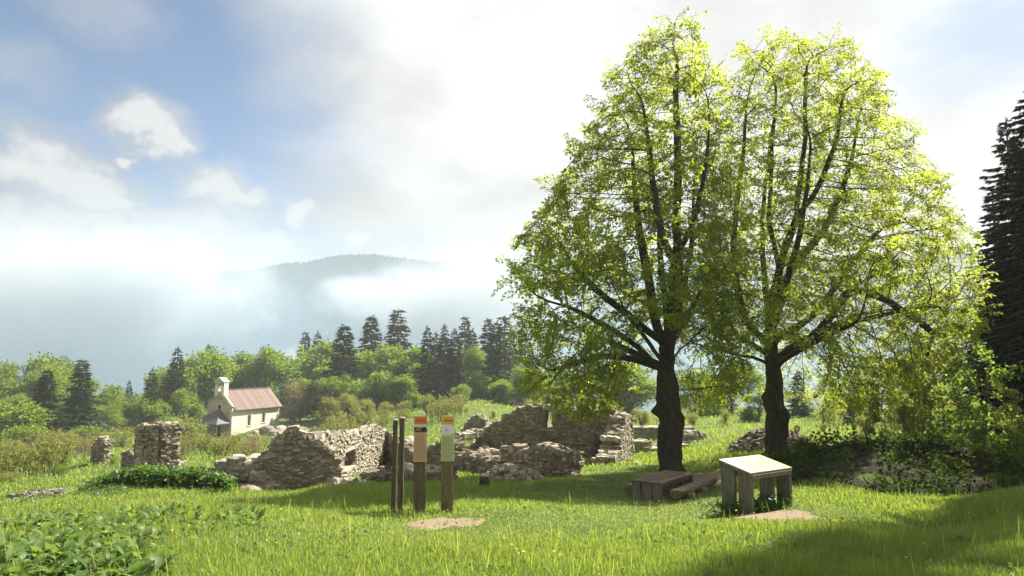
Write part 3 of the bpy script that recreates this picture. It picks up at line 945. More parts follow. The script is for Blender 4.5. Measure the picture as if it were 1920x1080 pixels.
boulder('pale flat stone on the ground by the waist-high wall', 1082, 884, 20.8, .26, M['stone_pale'], 54, name='stone', sq=.35)

# short dark stump in the grass
def stump():
    c = pix(907, 916, 16.4)
    bm = bmesh.new()
    zs = [0, .12, .22, .27, .29]; rs = [.125, .118, .112, .095, .06]
    rows = []
    for z, r in zip(zs, rs):
        rows.append([bm.verts.new((r * math.cos(a) * (1 + .10 * math.sin(3 * a + z * 7)), r * math.sin(a) * (1 + .08 * math.cos(2 * a)), z + .012 * math.sin(5 * a))) for a in [i / 14 * 6.283 for i in range(14)]])
    for a, b in zip(rows, rows[1:]):
        for i in range(14): bm.faces.new((a[i], a[(i + 1) % 14], b[(i + 1) % 14], b[i]))
    bm.faces.new(rows[-1])
    o = bm_obj('tree_stump', bm, M['bark'], None, True)
    o.location = (c.x, c.y, h1(c.x, c.y) - .03); tag(o, 'short dark rounded stump standing in the sunny grass', 'stump')
stump()
# ------------------------------------------------------------------ chapel
def plaster(N, a, b, stain):
    p = objco(N)
    n1 = N.noise(p, .55, 6, .65)
    n2 = N.noise(p, 3.0, 6, .7)
    c = N.mix(N.smooth(n1, .42, .66), a, b)
    c = N.mix(N.smooth(n2, .55, .75, 0, .35), c, stain)
    return c, N.noise(p, 12.0, 5, .6)
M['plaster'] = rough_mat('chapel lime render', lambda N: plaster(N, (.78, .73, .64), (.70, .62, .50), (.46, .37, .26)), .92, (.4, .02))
M['facade'] = rough_mat('chapel darker render', lambda N: plaster(N, (.50, .42, .30), (.38, .31, .21), (.22, .17, .115)), .92, (.5, .03))  # same plaster pattern in darker tones than the side wall
M['roof_red'] = rough_mat('red roof sheet', lambda N: (N.mix(N.noise(objco(N), 2.5, 6, .7), N.ramp(N.n('ShaderNodeObjectInfo').outputs['Random'], [(0, (.145, .058, .044)), (.4, (.18, .085, .066)), (.7, (.22, .14, .115)), (1, (.31, .25, .22))]), (.11, .07, .052)), None), .6)
M['slate'] = rough_mat('dark porch roofing', lambda N: (N.ramp(N.noise(objco(N), 3.0, 5, .6), [(.3, (.045, .052, .065)), (.7, (.085, .095, .115))]), None), .5)
M['dark_wood'] = rough_mat('dark door wood', lambda N: wood_col(N, (.03, .02, .014), (.06, .04, .028), (.09, .065, .045), (10, 10, 1)), .8)
M['glass_dark'] = simple('dark window glass', (.03, .035, .04), .15)
M['bronze'] = simple('bell bronze', (.16, .13, .08), .45, .8)

def chapel():
    c0 = pix(433, 818, 120)
    W, Ld, HE, HR = 5.7, 12.2, 4.9, 7.9
    rz = -R(21)
    root = empty('chapel', (c0.x, c0.y, h1(c0.x, c0.y) - .1), rz)
    tag(root, 'small cream stone chapel with red roof and bell gable in the meadow', 'chapel')
    rng = np.random.default_rng(9)
    def wall_mesh(name, quads, mat):
        V, F = [], []
        for q in quads:
            F.append([len(V) + i for i in range(len(q))]); V += q
        me = bpy.data.meshes.new(name); me.from_pydata(V, [], F); me.materials.append(mat)
        return link_mesh(name, me, None, root)
    # side wall (right, sunlit) with two arched openings: built as outline strips round the openings
    def arched_wall(name, along0, along1, z0, z1, wins, to3, mat, depth=.35):
        bm = bmesh.new()
        def poly(pts): bm.faces.new([bm.verts.new(to3(a, z, 0)) for a, z in pts])
        cur = along0
        for (c, hw, zb, zs) in wins:                 # centre, half width, sill, spring
            poly([(cur, z0), (c - hw, z0), (c - hw, z1), (cur, z1)])
            poly([(c - hw, z0), (c + hw, z0), (c + hw, zb), (c - hw, zb)])
            arc = [(c + hw * math.cos(t), zs + hw * math.sin(t)) for t in np.linspace(math.pi, 0, 9)]
            for (a0, b0), (a1, b1) in zip(arc, arc[1:]): poly([(a0, b0), (a1, b1), (a1, z1), (a0, z1)])
            ring = [(c - hw, zb), (c + hw, zb), (c + hw, zs)] + arc[::-1][1:]
            for (a0, b0), (a1, b1) in zip(ring, ring[1:] + ring[:1]):
                bm.faces.new([bm.verts.new(to3(a0, b0, 0)), bm.verts.new(to3(a1, b1, 0)), bm.verts.new(to3(a1, b1, depth)), bm.verts.new(to3(a0, b0, depth))])
            cur = c + hw
        poly([(cur, z0), (along1, z0), (along1, z1), (cur, z1)])
        o = bm_obj(name, bm, mat, root)
        return o
    zb = -1.0
    side = lambda a, z, d: (-d, a, z)
    wins = [(4.3, .40, 1.65, 3.2), (8.0, .40, 1.9, 3.45)]
    arched_wall('side_wall', 0, Ld, zb, HE, wins, side, M['plaster'])
    for (c, hw, b, s) in wins:
        bm = bmesh.new()
        ring = [(c - hw, b), (c + hw, b)] + [(c + hw * math.cos(t), s + hw * math.sin(t)) for t in np.linspace(0, math.pi, 9)]
        bm.faces.new([bm.verts.new((-.30, a, z)) for a, z in ring])
        w = bm_obj('window', bm, M['glass_dark'], root)
        bm = bmesh.new()
        for z in np.linspace(b + .3, s, 5): bm_box(bm, (-.27, c, z), (.04, hw * 2, .05))
        bm_box(bm, (-.27, c, (b + s + hw) / 2), (.05, .05, s + hw - b))
        bm_obj('window_grille', bm, M['dark_wood'], w)
        # pale surround, a few mm proud of the wall
        bm = bmesh.new()
        for sgn in (-1, 1): bm_box(bm, (.015, c + sgn * (hw + .09), (b + s) / 2), (.05, .16, s - b))
        for t0, t1 in zip(np.linspace(0, math.pi, 8), np.linspace(0, math.pi, 8)[1:]):
            t = (t0 + t1) / 2
            bm_box(bm, (.015, c + (hw + .09) * math.cos(t), s + (hw + .09) * math.sin(t)), (.05, .18, .16), Euler((t, 0, 0)).to_matrix())
        bm_box(bm, (.03, c, b - .06), (.12, hw * 2 + .34, .12))
        bm_obj('window_surround', bm, M['plaster'], w)
    # facade with door, oculus: gable polygon; openings are recesses built round them
    bm = bmesh.new()
    def fp(pts): bm.faces.new([bm.verts.new((x, 0, z)) for x, z in pts])
    xm = -W / 2
    dw, dh = .62, 2.25
    oc, orr = 5.05, .50
    fp([(-W, zb), (xm - dw, zb), (xm - dw, 4.4), (-W, 4.4)])
    fp([(xm + dw, zb), (0, zb), (0, 4.4), (xm + dw, 4.4)])
    fp([(xm - dw, dh), (xm + dw, dh), (xm + dw, 4.4), (xm - dw, 4.4)])
    fp([(xm - dw, zb), (xm + dw, zb), (xm + dw, .12), (xm - dw, .12)])
    circ = [(xm + orr * math.cos(t), oc + orr * math.sin(t)) for t in np.linspace(-math.pi / 2, 1.5 * math.pi, 25)[:-1]]
    outer = [(xm, 4.4), (0, 4.4), (0, HE), (xm, HR), (-W, HE), (-W, 4.4)]
    # right half and left half around the circle
    rh = [(xm, 4.4), (0, 4.4), (0, HE), (xm, HR)] + [p for p in circ[12::-1]]
    lh = [(xm, HR), (-W, HE), (-W, 4.4), (xm, 4.4)] + [circ[0]] + [p for p in circ[:11:-1]]
    fp(rh); fp(lh)
    for (a, b) in zip(circ, circ[1:] + circ[:1]):
        bm.faces.new([bm.verts.new(v) for v in ((a[0], 0, a[1]), (b[0], 0, b[1]), (b[0], .3, b[1]), (a[0], .3, a[1]))])
    for (x0, z0, x1, z1) in ((xm - dw, .12, xm - dw, dh), (xm - dw, dh, xm + dw, dh), (xm + dw, dh, xm + dw, .12)):
        bm.faces.new([bm.verts.new(v) for v in ((x0, 0, z0), (x1, 0, z1), (x1, .3, z1), (x0, .3, z0))])
    bmesh.ops.remove_doubles(bm, verts=bm.verts, dist=.0005)
    bmesh.ops.triangulate(bm, faces=[f for f in bm.faces if len(f.verts) > 4])
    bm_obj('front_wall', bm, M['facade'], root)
    # rear and left walls
    wall_mesh('rear_wall', [[(0, Ld, zb), (-W, Ld, zb), (-W, Ld, HE), (-W / 2, Ld, HR - .1), (0, Ld, HE)]], M['plaster'])
    wall_mesh('far_side_wall', [[(-W, Ld, zb), (-W, 0, zb), (-W, 0, HE), (-W, Ld, HE)]], M['plaster'])
    # oculus glass and ring
    bm = bmesh.new(); bm.faces.new([bm.verts.new((x, .25, z)) for x, z in circ]); ocu = bm_obj('round_window', bm, M['glass_dark'], root)
    bm = bmesh.new()
    for t0 in np.arange(16) / 16 * 6.283:
        bm_box(bm, (xm + (orr + .1) * math.cos(t0), -.012, oc + (orr + .1) * math.sin(t0)), (.2, .06, .2), Euler((0, -t0, 0)).to_matrix())
    bm_obj('stone_ring', bm, M['plaster'], ocu)
    # door
    dr = empty('door', (xm, .22, .12), 0, root)
    for k in range(4):
        bm = bmesh.new(); bm_box(bm, (-dw + (k + .5) * dw / 2, 0, 1.06), (dw / 2 - .02, .06, 2.12)); bm_obj('door_board', bm, M['dark_wood'], dr)
    bm = bmesh.new(); bm_box(bm, (dw - .15, -.06, 1.0), (.05, .07, .16)); bm_obj('door_handle', bm, M['bronze'], dr)
    # quoins on the front corners
    for x in (-W, 0.0):
        z = -.6; k = 0
        while z < HE - .35:
            hq = rng.uniform(.28, .4); wq = .5 if k % 2 else .32
            bm = bmesh.new(); bm_box(bm, (x + (-wq / 2 + .03 if x == 0 else wq / 2 - .03), .16, z + hq / 2), (wq, .38, hq - .03), None, .015, .008, rng)
            bm_obj('quoin', bm, M['plaster'], root); z += hq; k += 1
    # roof sheets: narrow ribbed sheets side by side
    over_e, over_g = .45, .35
    nS = 30
    for side_ in (1, -1):
        ex = xm + side_ * (W / 2 + over_e)
        slope = (HR - HE) / (W / 2)
        rz_, ez = HR + .14, HE + .14 - slope * over_e
        y0, y1 = .42, Ld + over_g
        wS = (y1 - y0) / nS
        bm = bmesh.new()
        prof = [(0, .0), (.16, .0), (.22, .055), (.40, .055), (.46, .0), (.96, .0), (1.0, .0)]
        rows = []
        for (f, up) in prof:
            rows.append([bm.verts.new((0.0 if e == 0 else ex - xm, f * wS * .995, (rz_ if e == 0 else ez) - rz_ + up)) for e in (0, 1)])
        for a, b in zip(rows, rows[1:]): bm.faces.new((a[0], a[1], b[1], b[0]))
        r2 = [[bm.verts.new(Vector(v.co) - Vector((0, 0, .05 + (prof[i][1])))) for v in rr] for i, rr in enumerate(rows)]
        for a, b in zip(r2, r2[1:]): bm.faces.new((a[0], b[0], b[1], a[1]))
        for i in range(len(rows) - 1): bm.faces.new((rows[i][1], r2[i][1], r2[i + 1][1], rows[i + 1][1]))
        me = bpy.data.meshes.new('roof_sheet'); bm.normal_update(); bm.to_mesh(me); bm.free(); me.materials.append(M['roof_red'])
        for k in range(nS):
            link_mesh('roof_sheet', me, None, root, (xm, y0 + k * wS, rz_ + rng.uniform(-.008, .008)))
    bm = bmesh.new(); bm_box(bm, (xm, (Ld + over_g + .42) / 2 + .0, HR + .19), (.34, Ld + over_g - .42, .07), None, .02); bm_obj('ridge_cap', bm, M['roof_red'], root)
    # stepped coping stones on the front gable
    for side_ in (1, -1):
        for k in range(7):
            f = (k + .5) / 7 * .62 + .34
            x = xm + side_ * (W / 2) * f; z = HR - (HR - HE) * f + .12
            bm = bmesh.new(); bm_box(bm, (x, .2, z), (.52, .5, .24), None, .02, .02, rng); bm_obj('coping_stone', bm, M['stone_pale'] if side_ == -1 else M['plaster'], root)
    # bell gable
    bg = empty('bell_gable', (xm, .35, HR - 1.15), 0, root)
    bw, bt, bh = 1.02, 1.1, 2.55
    for s in (-1, 1):
        bm = bmesh.new(); bm_box(bm, (s * (bw - .30), 0, bh / 2 + .05), (.60, bt, bh + .1), None, .02); bm_obj('pier', bm, M['plaster'], bg)
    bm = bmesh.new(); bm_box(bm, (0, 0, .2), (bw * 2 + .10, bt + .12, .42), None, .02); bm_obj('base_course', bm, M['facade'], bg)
    # arch head block
    bm = bmesh.new()
    arc = [(.42 * math.cos(t), 2.05 + .42 * math.sin(t)) for t in np.linspace(math.pi, 0, 9)]
    topl = [(-bw, bh + .05), (0, bh + .78), (bw, bh + .05)]
    def T(x): return bh + .78 - abs(x) / bw * .73
    for y in (-bt / 2, bt / 2):
        for (a, b) in zip(arc, arc[1:]):
            bm.faces.new([bm.verts.new((px_, y, z_)) for px_, z_ in (a, b, (b[0], T(b[0])), (a[0], T(a[0])))])
        for s in (-1, 1):
            bm.faces.new([bm.verts.new((px_, y, z_)) for px_, z_ in ((s * .42, 2.05), (s * .42, T(.42)), (s * (bw - .003), T(bw)), (s * (bw - .003), 2.05))])
    for (a, b) in zip(arc, arc[1:]):
        bm.faces.new([bm.verts.new(v) for v in ((a[0], -bt / 2, a[1]), (b[0], -bt / 2, b[1]), (b[0], bt / 2, b[1]), (a[0], bt / 2, a[1]))])
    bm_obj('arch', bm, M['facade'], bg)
    for s in (-1, 1):
        bm = bmesh.new()
        ang = math.atan2(.73, bw)
        bm_box(bm, (s * (bw * .52), 0, bh + .50), (1.38, bt + .3, .13), Euler((0, s * ang, 0)).to_matrix(), .02)
        bm_obj('cap_slab', bm, M['plaster'], bg)
    # bell: turned profile
    bm = bmesh.new()
    prof = [(.05, 2.1), (.06, 2.0), (.14, 1.95), (.18, 1.8), (.20, 1.6), (.26, 1.45), (.30, 1.38)]
    rows = [[bm.verts.new((r * math.cos(a), r * math.sin(a), z)) for a in np.arange(12) / 12 * 6.283] for r, z in prof]
    for a, b in zip(rows, rows[1:]):
        for i in range(12): bm.faces.new((a[i], a[(i + 1) % 12], b[(i + 1) % 12], b[i]))
    bm_obj('bell', bm, M['bronze'], bg, True)
    # porch: hipped pent roof on posts
    pw, pd, pe, pa = 2.8, 3.4, 2.35, 4.6
    pr = empty('porch', (xm, 0, 0), 0, root)
    apex = [(-.25, -.04, pa), (.25, -.04, pa)]
    eav = [(-pw, -.04, pe), (-pw, -pd, pe), (pw, -pd, pe), (pw, -.04, pe)]
    def strips(a0, a1, b0, b1, n):
        a0, a1, b0, b1 = map(np.array, (a0, a1, b0, b1))
        for k in range(n):
            f0, f1 = k / n, (k + .97) / n
            q = [a0 + (a1 - a0) * f0, b0 + (b1 - b0) * f0, b0 + (b1 - b0) * f1, a0 + (a1 - a0) * f1]
            bm = bmesh.new()
            t = [bm.verts.new(p + [0, 0, .07]) for p in q]; u = [bm.verts.new(p) for p in q]
            bm.faces.new(t); bm.faces.new(u[::-1])
            for i in range(4): bm.faces.new((t[i], u[i], u[(i + 1) % 4], t[(i + 1) % 4]))
            bmesh.ops.remove_doubles(bm, verts=bm.verts, dist=.0005)
            bm_obj('roof_sheet', bm, M['slate'], pr)
    strips(apex[0], apex[0], eav[0], eav[1], 7)
    strips(apex[0], apex[1], eav[1], eav[2], 11)
    strips(apex[1], apex[1], eav[2], eav[3], 7)
    bm = bmesh.new()
    for (p, q) in ((eav[0], eav[1]), (eav[1], eav[2]), (eav[2], eav[3])):
        p, q = Vector(p), Vector(q); m_ = (p + q) / 2; d_ = (q - p)
        bm_box(bm, (m_.x * .97, m_.y * .97 , m_.z - .09), (abs(d_.x) * .97 + .12, abs(d_.y) * .97 + .12, .16))
    bm_obj('eaves_beam', bm, M['dark_wood'], pr)
    for (x, y) in ((-pw + .2, -pd + .2), (pw - .2, -pd + .2)):
        bm = bmesh.new(); bm_box(bm, (x, y, (pe - .17 - .6) / 2), (.24, .24, pe - .17 + .6), None, .02); bm_obj('post', bm, M['dark_wood'] if x < 0 else M['pole_wood'], pr)
    bm = bmesh.new(); bm_box(bm, (0, -pd / 2 - .1, -.35), (pw * 2 + .3, pd + .6, .5), None, .03); bm_obj('floor_slab', bm, M['stone_pale'], pr)
chapel()
# ------------------------------------------------------------------ the two limes
def tubes_from_graph(nodes, parent, rad, root_children_min=0.0):
    n = len(nodes)
    kids = [[] for _ in range(n)]
    for i in range(n):
        if parent[i] >= 0: kids[parent[i]].append(i)
    chains = []
    stack = [(0, None)]
    while stack:
        s, pre = stack.pop()
        ch = [] if pre is None else [pre]
        cur = s
        while True:
            ch.append(cur)
            if not kids[cur]: break
            ks = sorted(kids[cur], key=lambda k: -rad[k])
            for k in ks[1:]: stack.append((k, cur))
            cur = ks[0]
        chains.append(ch)
    return chains, kids

def lime(name, label, seed, depth, base_px, trunk_px, limbs, env, trunk_r, burls, n_att=4600, n_leaf=128000, ymax=4.4):
    rng = np.random.default_rng(seed)
    b = pix(*base_px, depth)
    bz = h1(b.x, depth)
    base = np.array([b.x, depth, bz])
    root = empty(name, base); tag(root, label, 'tree', 'lime trees beside the picnic place')
    wp = lambda px, py, dy=0.0: np.array(pix(px, py, depth + dy))
    nodes, par, fixed = [], [], []
    def addline(pts, start):
        cur = start
        for p in pts:
            p = np.asarray(p)
            q = nodes[cur]
            L = np.linalg.norm(p - q); k = max(1, int(L / .3))
            for i in range(1, k + 1):
                f = i / k
                jit = rng.normal(0, .025, 3) if i < k else 0
                nodes.append(q + (p - q) * f + jit); par.append(cur); cur = len(nodes) - 1
        return cur
    nodes.append(base.copy() - [0, 0, .25]); par.append(-1)
    last = addline([wp(*p) for p in trunk_px], 0)
    trunk_end = last
    tips = []
    for (pts) in limbs:
        p0 = wp(*pts[0])
        start = min(range(len(nodes)), key=lambda i: np.linalg.norm(nodes[i] - p0))
        tips.append(addline([wp(*p) for p in pts[1:]], start))
    nfix = len(nodes)
    # attractors inside the crown silhouette
    ev = np.array(env, float)
    att = []
    px_c = base_px[0]
    while len(att) < n_att:
        py = rng.uniform(ev[0, 0], ev[-1, 0])
        l = np.interp(py, ev[:, 0], ev[:, 1]); r = np.interp(py, ev[:, 0], ev[:, 2])
        if rng.uniform() > (r - l) / (ev[:, 2] - ev[:, 1]).max(): continue
        u = rng.uniform(-1, 1)
        edge = 1 + .06 * math.sin(py * .07 + seed + 2 * (u > 0)) + .05 * math.sin(py * .17 + 2 * seed + (u > 0))
        px = (l + r) / 2 + u * (r - l) / 2 * edge
        hw = min((r - l) / 2 * depth / FOCAL, ymax) * math.sqrt(max(0, 1 - u * u))
        v = rng.uniform(-1, 1); dy = v * hw
        rr = math.sqrt(u * u + v * v * (1 - u * u))
        if rng.uniform() > .30 + .70 * rr ** 1.5: continue
        low = py > ev[-1, 0] - 130
        if py > ev[-1, 0] - 170 and abs(px - px_c) < 50 + (py - ev[-1, 0] + 170) * .40 and dy < 2.6: continue
        q_ = wp(px, py, dy)
        if mnoise.noise(Vector(q_) * .95 + Vector((seed, 0, 0))) < -.12 and rng.uniform() < .88: continue
        att.append(q_)
    att = np.array(att)
    P = np.array(nodes)
    best = np.full(len(att), 1e9); who = np.zeros(len(att), int)
    def upd(lo):
        nonlocal best, who
        for s in range(lo, len(nodes), 400):
            Q = np.array(nodes[s:s + 400])
            d = np.linalg.norm(att[:, None] - Q[None], axis=-1)
            m = d.argmin(1); dm = d[np.arange(len(att)), m]
            better = dm < best
            best = np.where(better, dm, best); who = np.where(better, m + s, who)
    upd(int(len(nodes[:1])))
    step = .22
    cnt = {}
    for it in range(120):
        if len(att) == 0: break
        ids = np.unique(who)
        lo = len(nodes)
        for i in ids:
            if cnt.get(i, 0) > 3: continue
            if nodes[i][2] < bz + 2.1: continue
            sel = who == i
            dv = unit(att[sel] - nodes[i]).mean(0)
            if np.linalg.norm(dv) < .05: continue
            gp = nodes[i] - nodes[par[i]]
            dv = dv / np.linalg.norm(dv) + .35 * gp / max(np.linalg.norm(gp), 1e-6) + rng.normal(0, .10, 3)
            nodes.append(nodes[i] + dv / np.linalg.norm(dv) * step * rng.uniform(.85, 1.1)); par.append(i); cnt[i] = cnt.get(i, 0) + 1
        if len(nodes) == lo: break
        upd(lo)
        keep = best > .30
        att, best, who = att[keep], best[keep], who[keep]
        if len(nodes) > 15000: break
    # fine twigs at the ends and along thin branches
    n = len(nodes)
    kids = [0] * n
    for i in range(n):
        if par[i] >= 0: kids[par[i]] += 1
    for i in range(nfix, n):
        k = 2 if kids[i] == 0 else (1 if rng.uniform() < .30 else 0)
        for _ in range(k):
            gp = nodes[i] - nodes[par[i]]; gp = gp / max(np.linalg.norm(gp), 1e-6)
            d = gp + rng.normal(0, .45, 3); d[2] -= .12; d /= np.linalg.norm(d)
            L = rng.uniform(.2, .42)
            nodes.append(nodes[i] + d * L * .5); par.append(i)
            d2 = d + [0, 0, -.25]; d2 /= np.linalg.norm(d2)
            nodes.append(nodes[-1] + d2 * L * .5); par.append(len(nodes) - 2)
    P = np.array(nodes); n = len(P)
    rad = np.zeros(n)
    for i in range(n - 1, -1, -1):
        if rad[i] == 0: rad[i] = .0052 ** 2.25
        if par[i] >= 0: rad[par[i]] += rad[i]
    rad = rad ** (1 / 2.25)
    print(name, 'nodes', n, 'root radius', rad[0])
    sc = (trunk_r * 1.0) / rad[1]
    rad = np.where(rad > .02, np.minimum(.02 + (rad - .02) * sc * 1.35, trunk_r * .72), rad)
    chains, _ = tubes_from_graph(nodes, par, rad)
    # trunk proper: fluted and burled
    zt = wp(*trunk_px[-1])[2]
    def trunk_mesh():
        ch = [0]
        path = [P[0]]
        # follow trunk nodes
        tr = list(range(0, trunk_end + 1))
        path = P[tr]
        # resample
        s = np.concatenate([[0], np.cumsum(np.linalg.norm(np.diff(path, axis=0), axis=1))])
        ks = np.linspace(0, s[-1], 64)
        pth = np.stack([np.interp(ks, s, path[:, k]) for k in range(3)], -1)
        hgt = pth[:, 2] - bz
        sides = 40
        ang = np.arange(sides) / sides * 2 * math.pi
        V = np.empty((64, sides, 3))
        for i in range(64):
            hh = hgt[i]
            r0 = trunk_r * (1.0 + .26 * math.exp(-max(hh, 0) / .25)) * (1 - .10 * min(hh, 3) / 3)
            top = hgt[-1]
            r0 *= 1 - .30 * max(0, (hh - top * .55)) / (top * .45)
            fl = 1 + .055 * np.sin(5 * ang + .35 * hh + seed) + .045 * np.sin(9 * ang - .7 * hh) + .035 * np.sin(17 * ang + 1.1 * hh)
            rr = r0 * fl
            for (bh, ba, br, sh, sa) in burls:
                da = np.angle(np.exp(1j * (ang - ba)))
                rr = rr + br * np.exp(-((hh - bh) / sh) ** 2 - (da / sa) ** 2)
            x = np.cos(ang) * rr; y = np.sin(ang) * rr
            nz = np.array([mnoise.noise(Vector((c_ * 3.2, s_ * 3.2, hh * 2.6 + seed))) for c_, s_ in zip(np.cos(ang), np.sin(ang))])
            nz2 = np.array([mnoise.noise(Vector((c_ * 8, s_ * 8, hh * 5 + seed))) for c_, s_ in zip(np.cos(ang), np.sin(ang))])
            q = 1 + .20 * nz + .10 * nz2
            V[i, :, 0] = pth[i, 0] + x * q; V[i, :, 1] = pth[i, 1] + y * q; V[i, :, 2] = pth[i, 2]
        idx = np.arange(64 * sides).reshape(64, sides)
        F = np.stack([idx[:-1], np.roll(idx[:-1], -1, 1), np.roll(idx[1:], -1, 1), idx[1:]], -1).reshape(-1, 4)
        me = np_mesh('trunk', V.reshape(-1, 3) - base, [F], smooth=True); me.materials.append(M['bark'])
        return link_mesh('trunk', me, None, root)
    trunk_mesh()
    big, small = [], []
    for ch in chains:
        pts = P[ch].copy(); rr = rad[ch].copy()
        if len(ch) > 1 and ch[0] != 0: rr[0] = min(rr[0], rr[1] * 1.25)
        if ch[0] == 0:                                   # main stem: starts inside the trunk mesh
            st = next((k for k, c in enumerate(ch) if P[c][2] > bz + (zt - bz) * .55), 0)
            pts, rr = pts[st:], rr[st:]
        if len(pts) < 2: continue
        m = rr.max()
        if m > .035 and len(pts) > 4:
            pts[1:-1] = pts[1:-1] * .5 + (pts[:-2] + pts[2:]) * .25
        vf = tube_vf(pts, rr, 9 if m > .08 else (5 if m > .02 else 3))
        if m > .055: big.append(vf)
        else: small.append(vf)
    # thick limbs, each a part
    for v, f in big:
        c = v.mean(0)
        me = np_mesh('limb', v - base, [f], smooth=True); me.materials.append(M['bark']); link_mesh('limb', me, None, root)
    V, F = merge(small)
    me = np_mesh('twigs', V - base, F, smooth=True); me.materials.append(M['bark'])
    o = link_mesh('twigs', me, None, root); o['kind'] = 'stuff'
    # leaves
    isend = np.ones(n, bool)
    for i in range(n):
        if par[i] >= 0: isend[par[i]] = False
    ends = np.where(isend & (np.arange(n) >= nfix))[0]
    axis = np.array([b.x, depth])
    ends = ends[(np.linalg.norm(P[ends][:, :2] - axis, axis=1) > .75) | (P[ends][:, 2] > zt + .8)]
    pa_ = np.array(par)
    gp_ = np.where(pa_ >= 0, pa_, 0); gp2 = np.where(pa_[gp_] >= 0, pa_[gp_], 0)
    dE = unit(P[ends] - P[gp2[ends]] + np.array([0, 0, -.04]))
    nE = unit(np.array([0, 0, 1.0]) + rng.normal(0, .28, (len(ends), 3)))
    sE = unit(np.cross(dE, nE)); nE = np.cross(sE, dE)
    szE = rng.uniform(.7, 1.35, len(ends))
    pick = rng.integers(0, len(ends), n_leaf)
    t_ = rng.uniform(-.26, .24, n_leaf); s_ = rng.uniform(-1, 1, n_leaf) * .17 * np.clip(1.1 - (t_ + .1) * 1.6, .25, 1.1)
    sz_ = szE[pick]
    base_p = P[ends][pick] + dE[pick] * (t_ * sz_)[:, None] + sE[pick] * (s_ * sz_)[:, None] + nE[pick] * rng.normal(0, .018, n_leaf)[:, None]
    base_p[:, 2] -= np.abs(s_) * .25
    D = unit(dE[pick] * .55 + sE[pick] * np.sign(s_)[:, None] * .8 + rng.normal(0, .35, (n_leaf, 3)) + np.array([0, 0, -.30]))
    Nn = unit(nE[pick] + rng.normal(0, .30, (n_leaf, 3)))
    L = rng.uniform(.045, .088, n_leaf); Wd = L * rng.uniform(.75, .95, n_leaf)
    print(name, 'twig ends', len(ends))
    v, fc = leaf_arrays(base_p, D, Nn, L, Wd, .18)
    cl = .5 + .5 * np.sin(base_p @ np.array([1.3, .9, 1.7]) + seed)
    rnd = np.clip(rng.normal(.45, .22, n_leaf) + .25 * (cl - .5), 0, 1)
    me = np_mesh('crown', v - base, [fc], rnd=np.repeat(rnd, 4)); me.materials.append(M['lime_leaf'])
    o = link_mesh('crown', me, None, root); o['kind'] = 'stuff'
    return root

lime('lime_tree', 'left lime tree with fresh yellow-green leaves and burled mossy trunk', 3, 20.0, (1257, 886),
     [(1256, 860), (1254, 800), (1251, 740), (1248, 690), (1249, 650)],
     [[(1249, 650), (1258, 620, .0), (1266, 570), (1268, 506), (1271, 443), (1270, 380), (1272, 310), (1270, 240), (1268, 170), (1270, 110)],
      [(1248, 655), (1239, 636, -.2), (1205, 613, -.5), (1163, 579, -.9), (1133, 557, -1.1), (1095, 520, -1.3)],
      [(1249, 650), (1231, 621, .2), (1222, 570, .5), (1214, 511, .6), (1205, 464, .8), (1197, 425, .9), (1190, 350, 1.1), (1185, 270, 1.2)],
      [(1248, 690), (1227, 685, -.1), (1210, 662, -.3), (1180, 640, -.7), (1150, 616, -.8), (1110, 596, -1.1), (1070, 575, -1.3)],
      [(1249, 655), (1270, 632, .1), (1290, 587, .4), (1320, 536, .9), (1346, 502, 1.2), (1352, 440, 1.4)],
      [(1249, 660), (1252, 630, -.7), (1248, 560, -1.4), (1238, 480, -1.9), (1232, 400, -2.1), (1228, 330, -2.2)],
      [(1249, 650), (1262, 615, .8), (1280, 550, 1.6), (1296, 470, 2.0), (1300, 380, 2.2), (1305, 290, 2.2)],
      [(1248, 690), (1240, 672, -.8), (1215, 640, -1.8), (1190, 610, -2.5), (1170, 580, -2.9)],
      [(1249, 680), (1275, 655, -.9), (1305, 628, -1.7), (1330, 600, -2.3)],
      [(1248, 690), (1200, 668, .9), (1140, 640, 1.9), (1080, 615, 2.6)],
      [(1222, 675, -.1), (1190, 672, .0), (1160, 668, -.2), (1120, 668, -.4), (1075, 680, -.6), (1040, 695, -.8)],
      [(1268, 506), (1240, 440, -.5), (1225, 350, -.8), (1215, 260, -1.0), (1205, 190, -1.0)],
      [(1268, 480), (1300, 420, -.4), (1322, 330, -.8), (1330, 250, -1.0), (1325, 170, -1.0)]],
     [(24, 1262, 1276), (60, 1232, 1318), (100, 1182, 1340), (150, 1140, 1348), (250, 1100, 1356), (300, 1064, 1362), (400, 1008, 1376), (450, 976, 1380), (520, 968, 1380), (600, 976, 1376), (680, 990, 1380), (730, 1005, 1370), (772, 1060, 1340)],
     .30, [(1.72, math.pi * 1.02, .25, .14, .45), (1.20, -.25, .12, .50, .6), (1.85, -.8, .10, .14, .4), (1.25, -2.2, .10, .16, .4), (1.15, -1.6, .07, .4, .5), (2.5, -.2, .07, .4, .7), (.5, 2.4, .06, .3, .6), (2.15, 2.6, .06, .25, .5)])

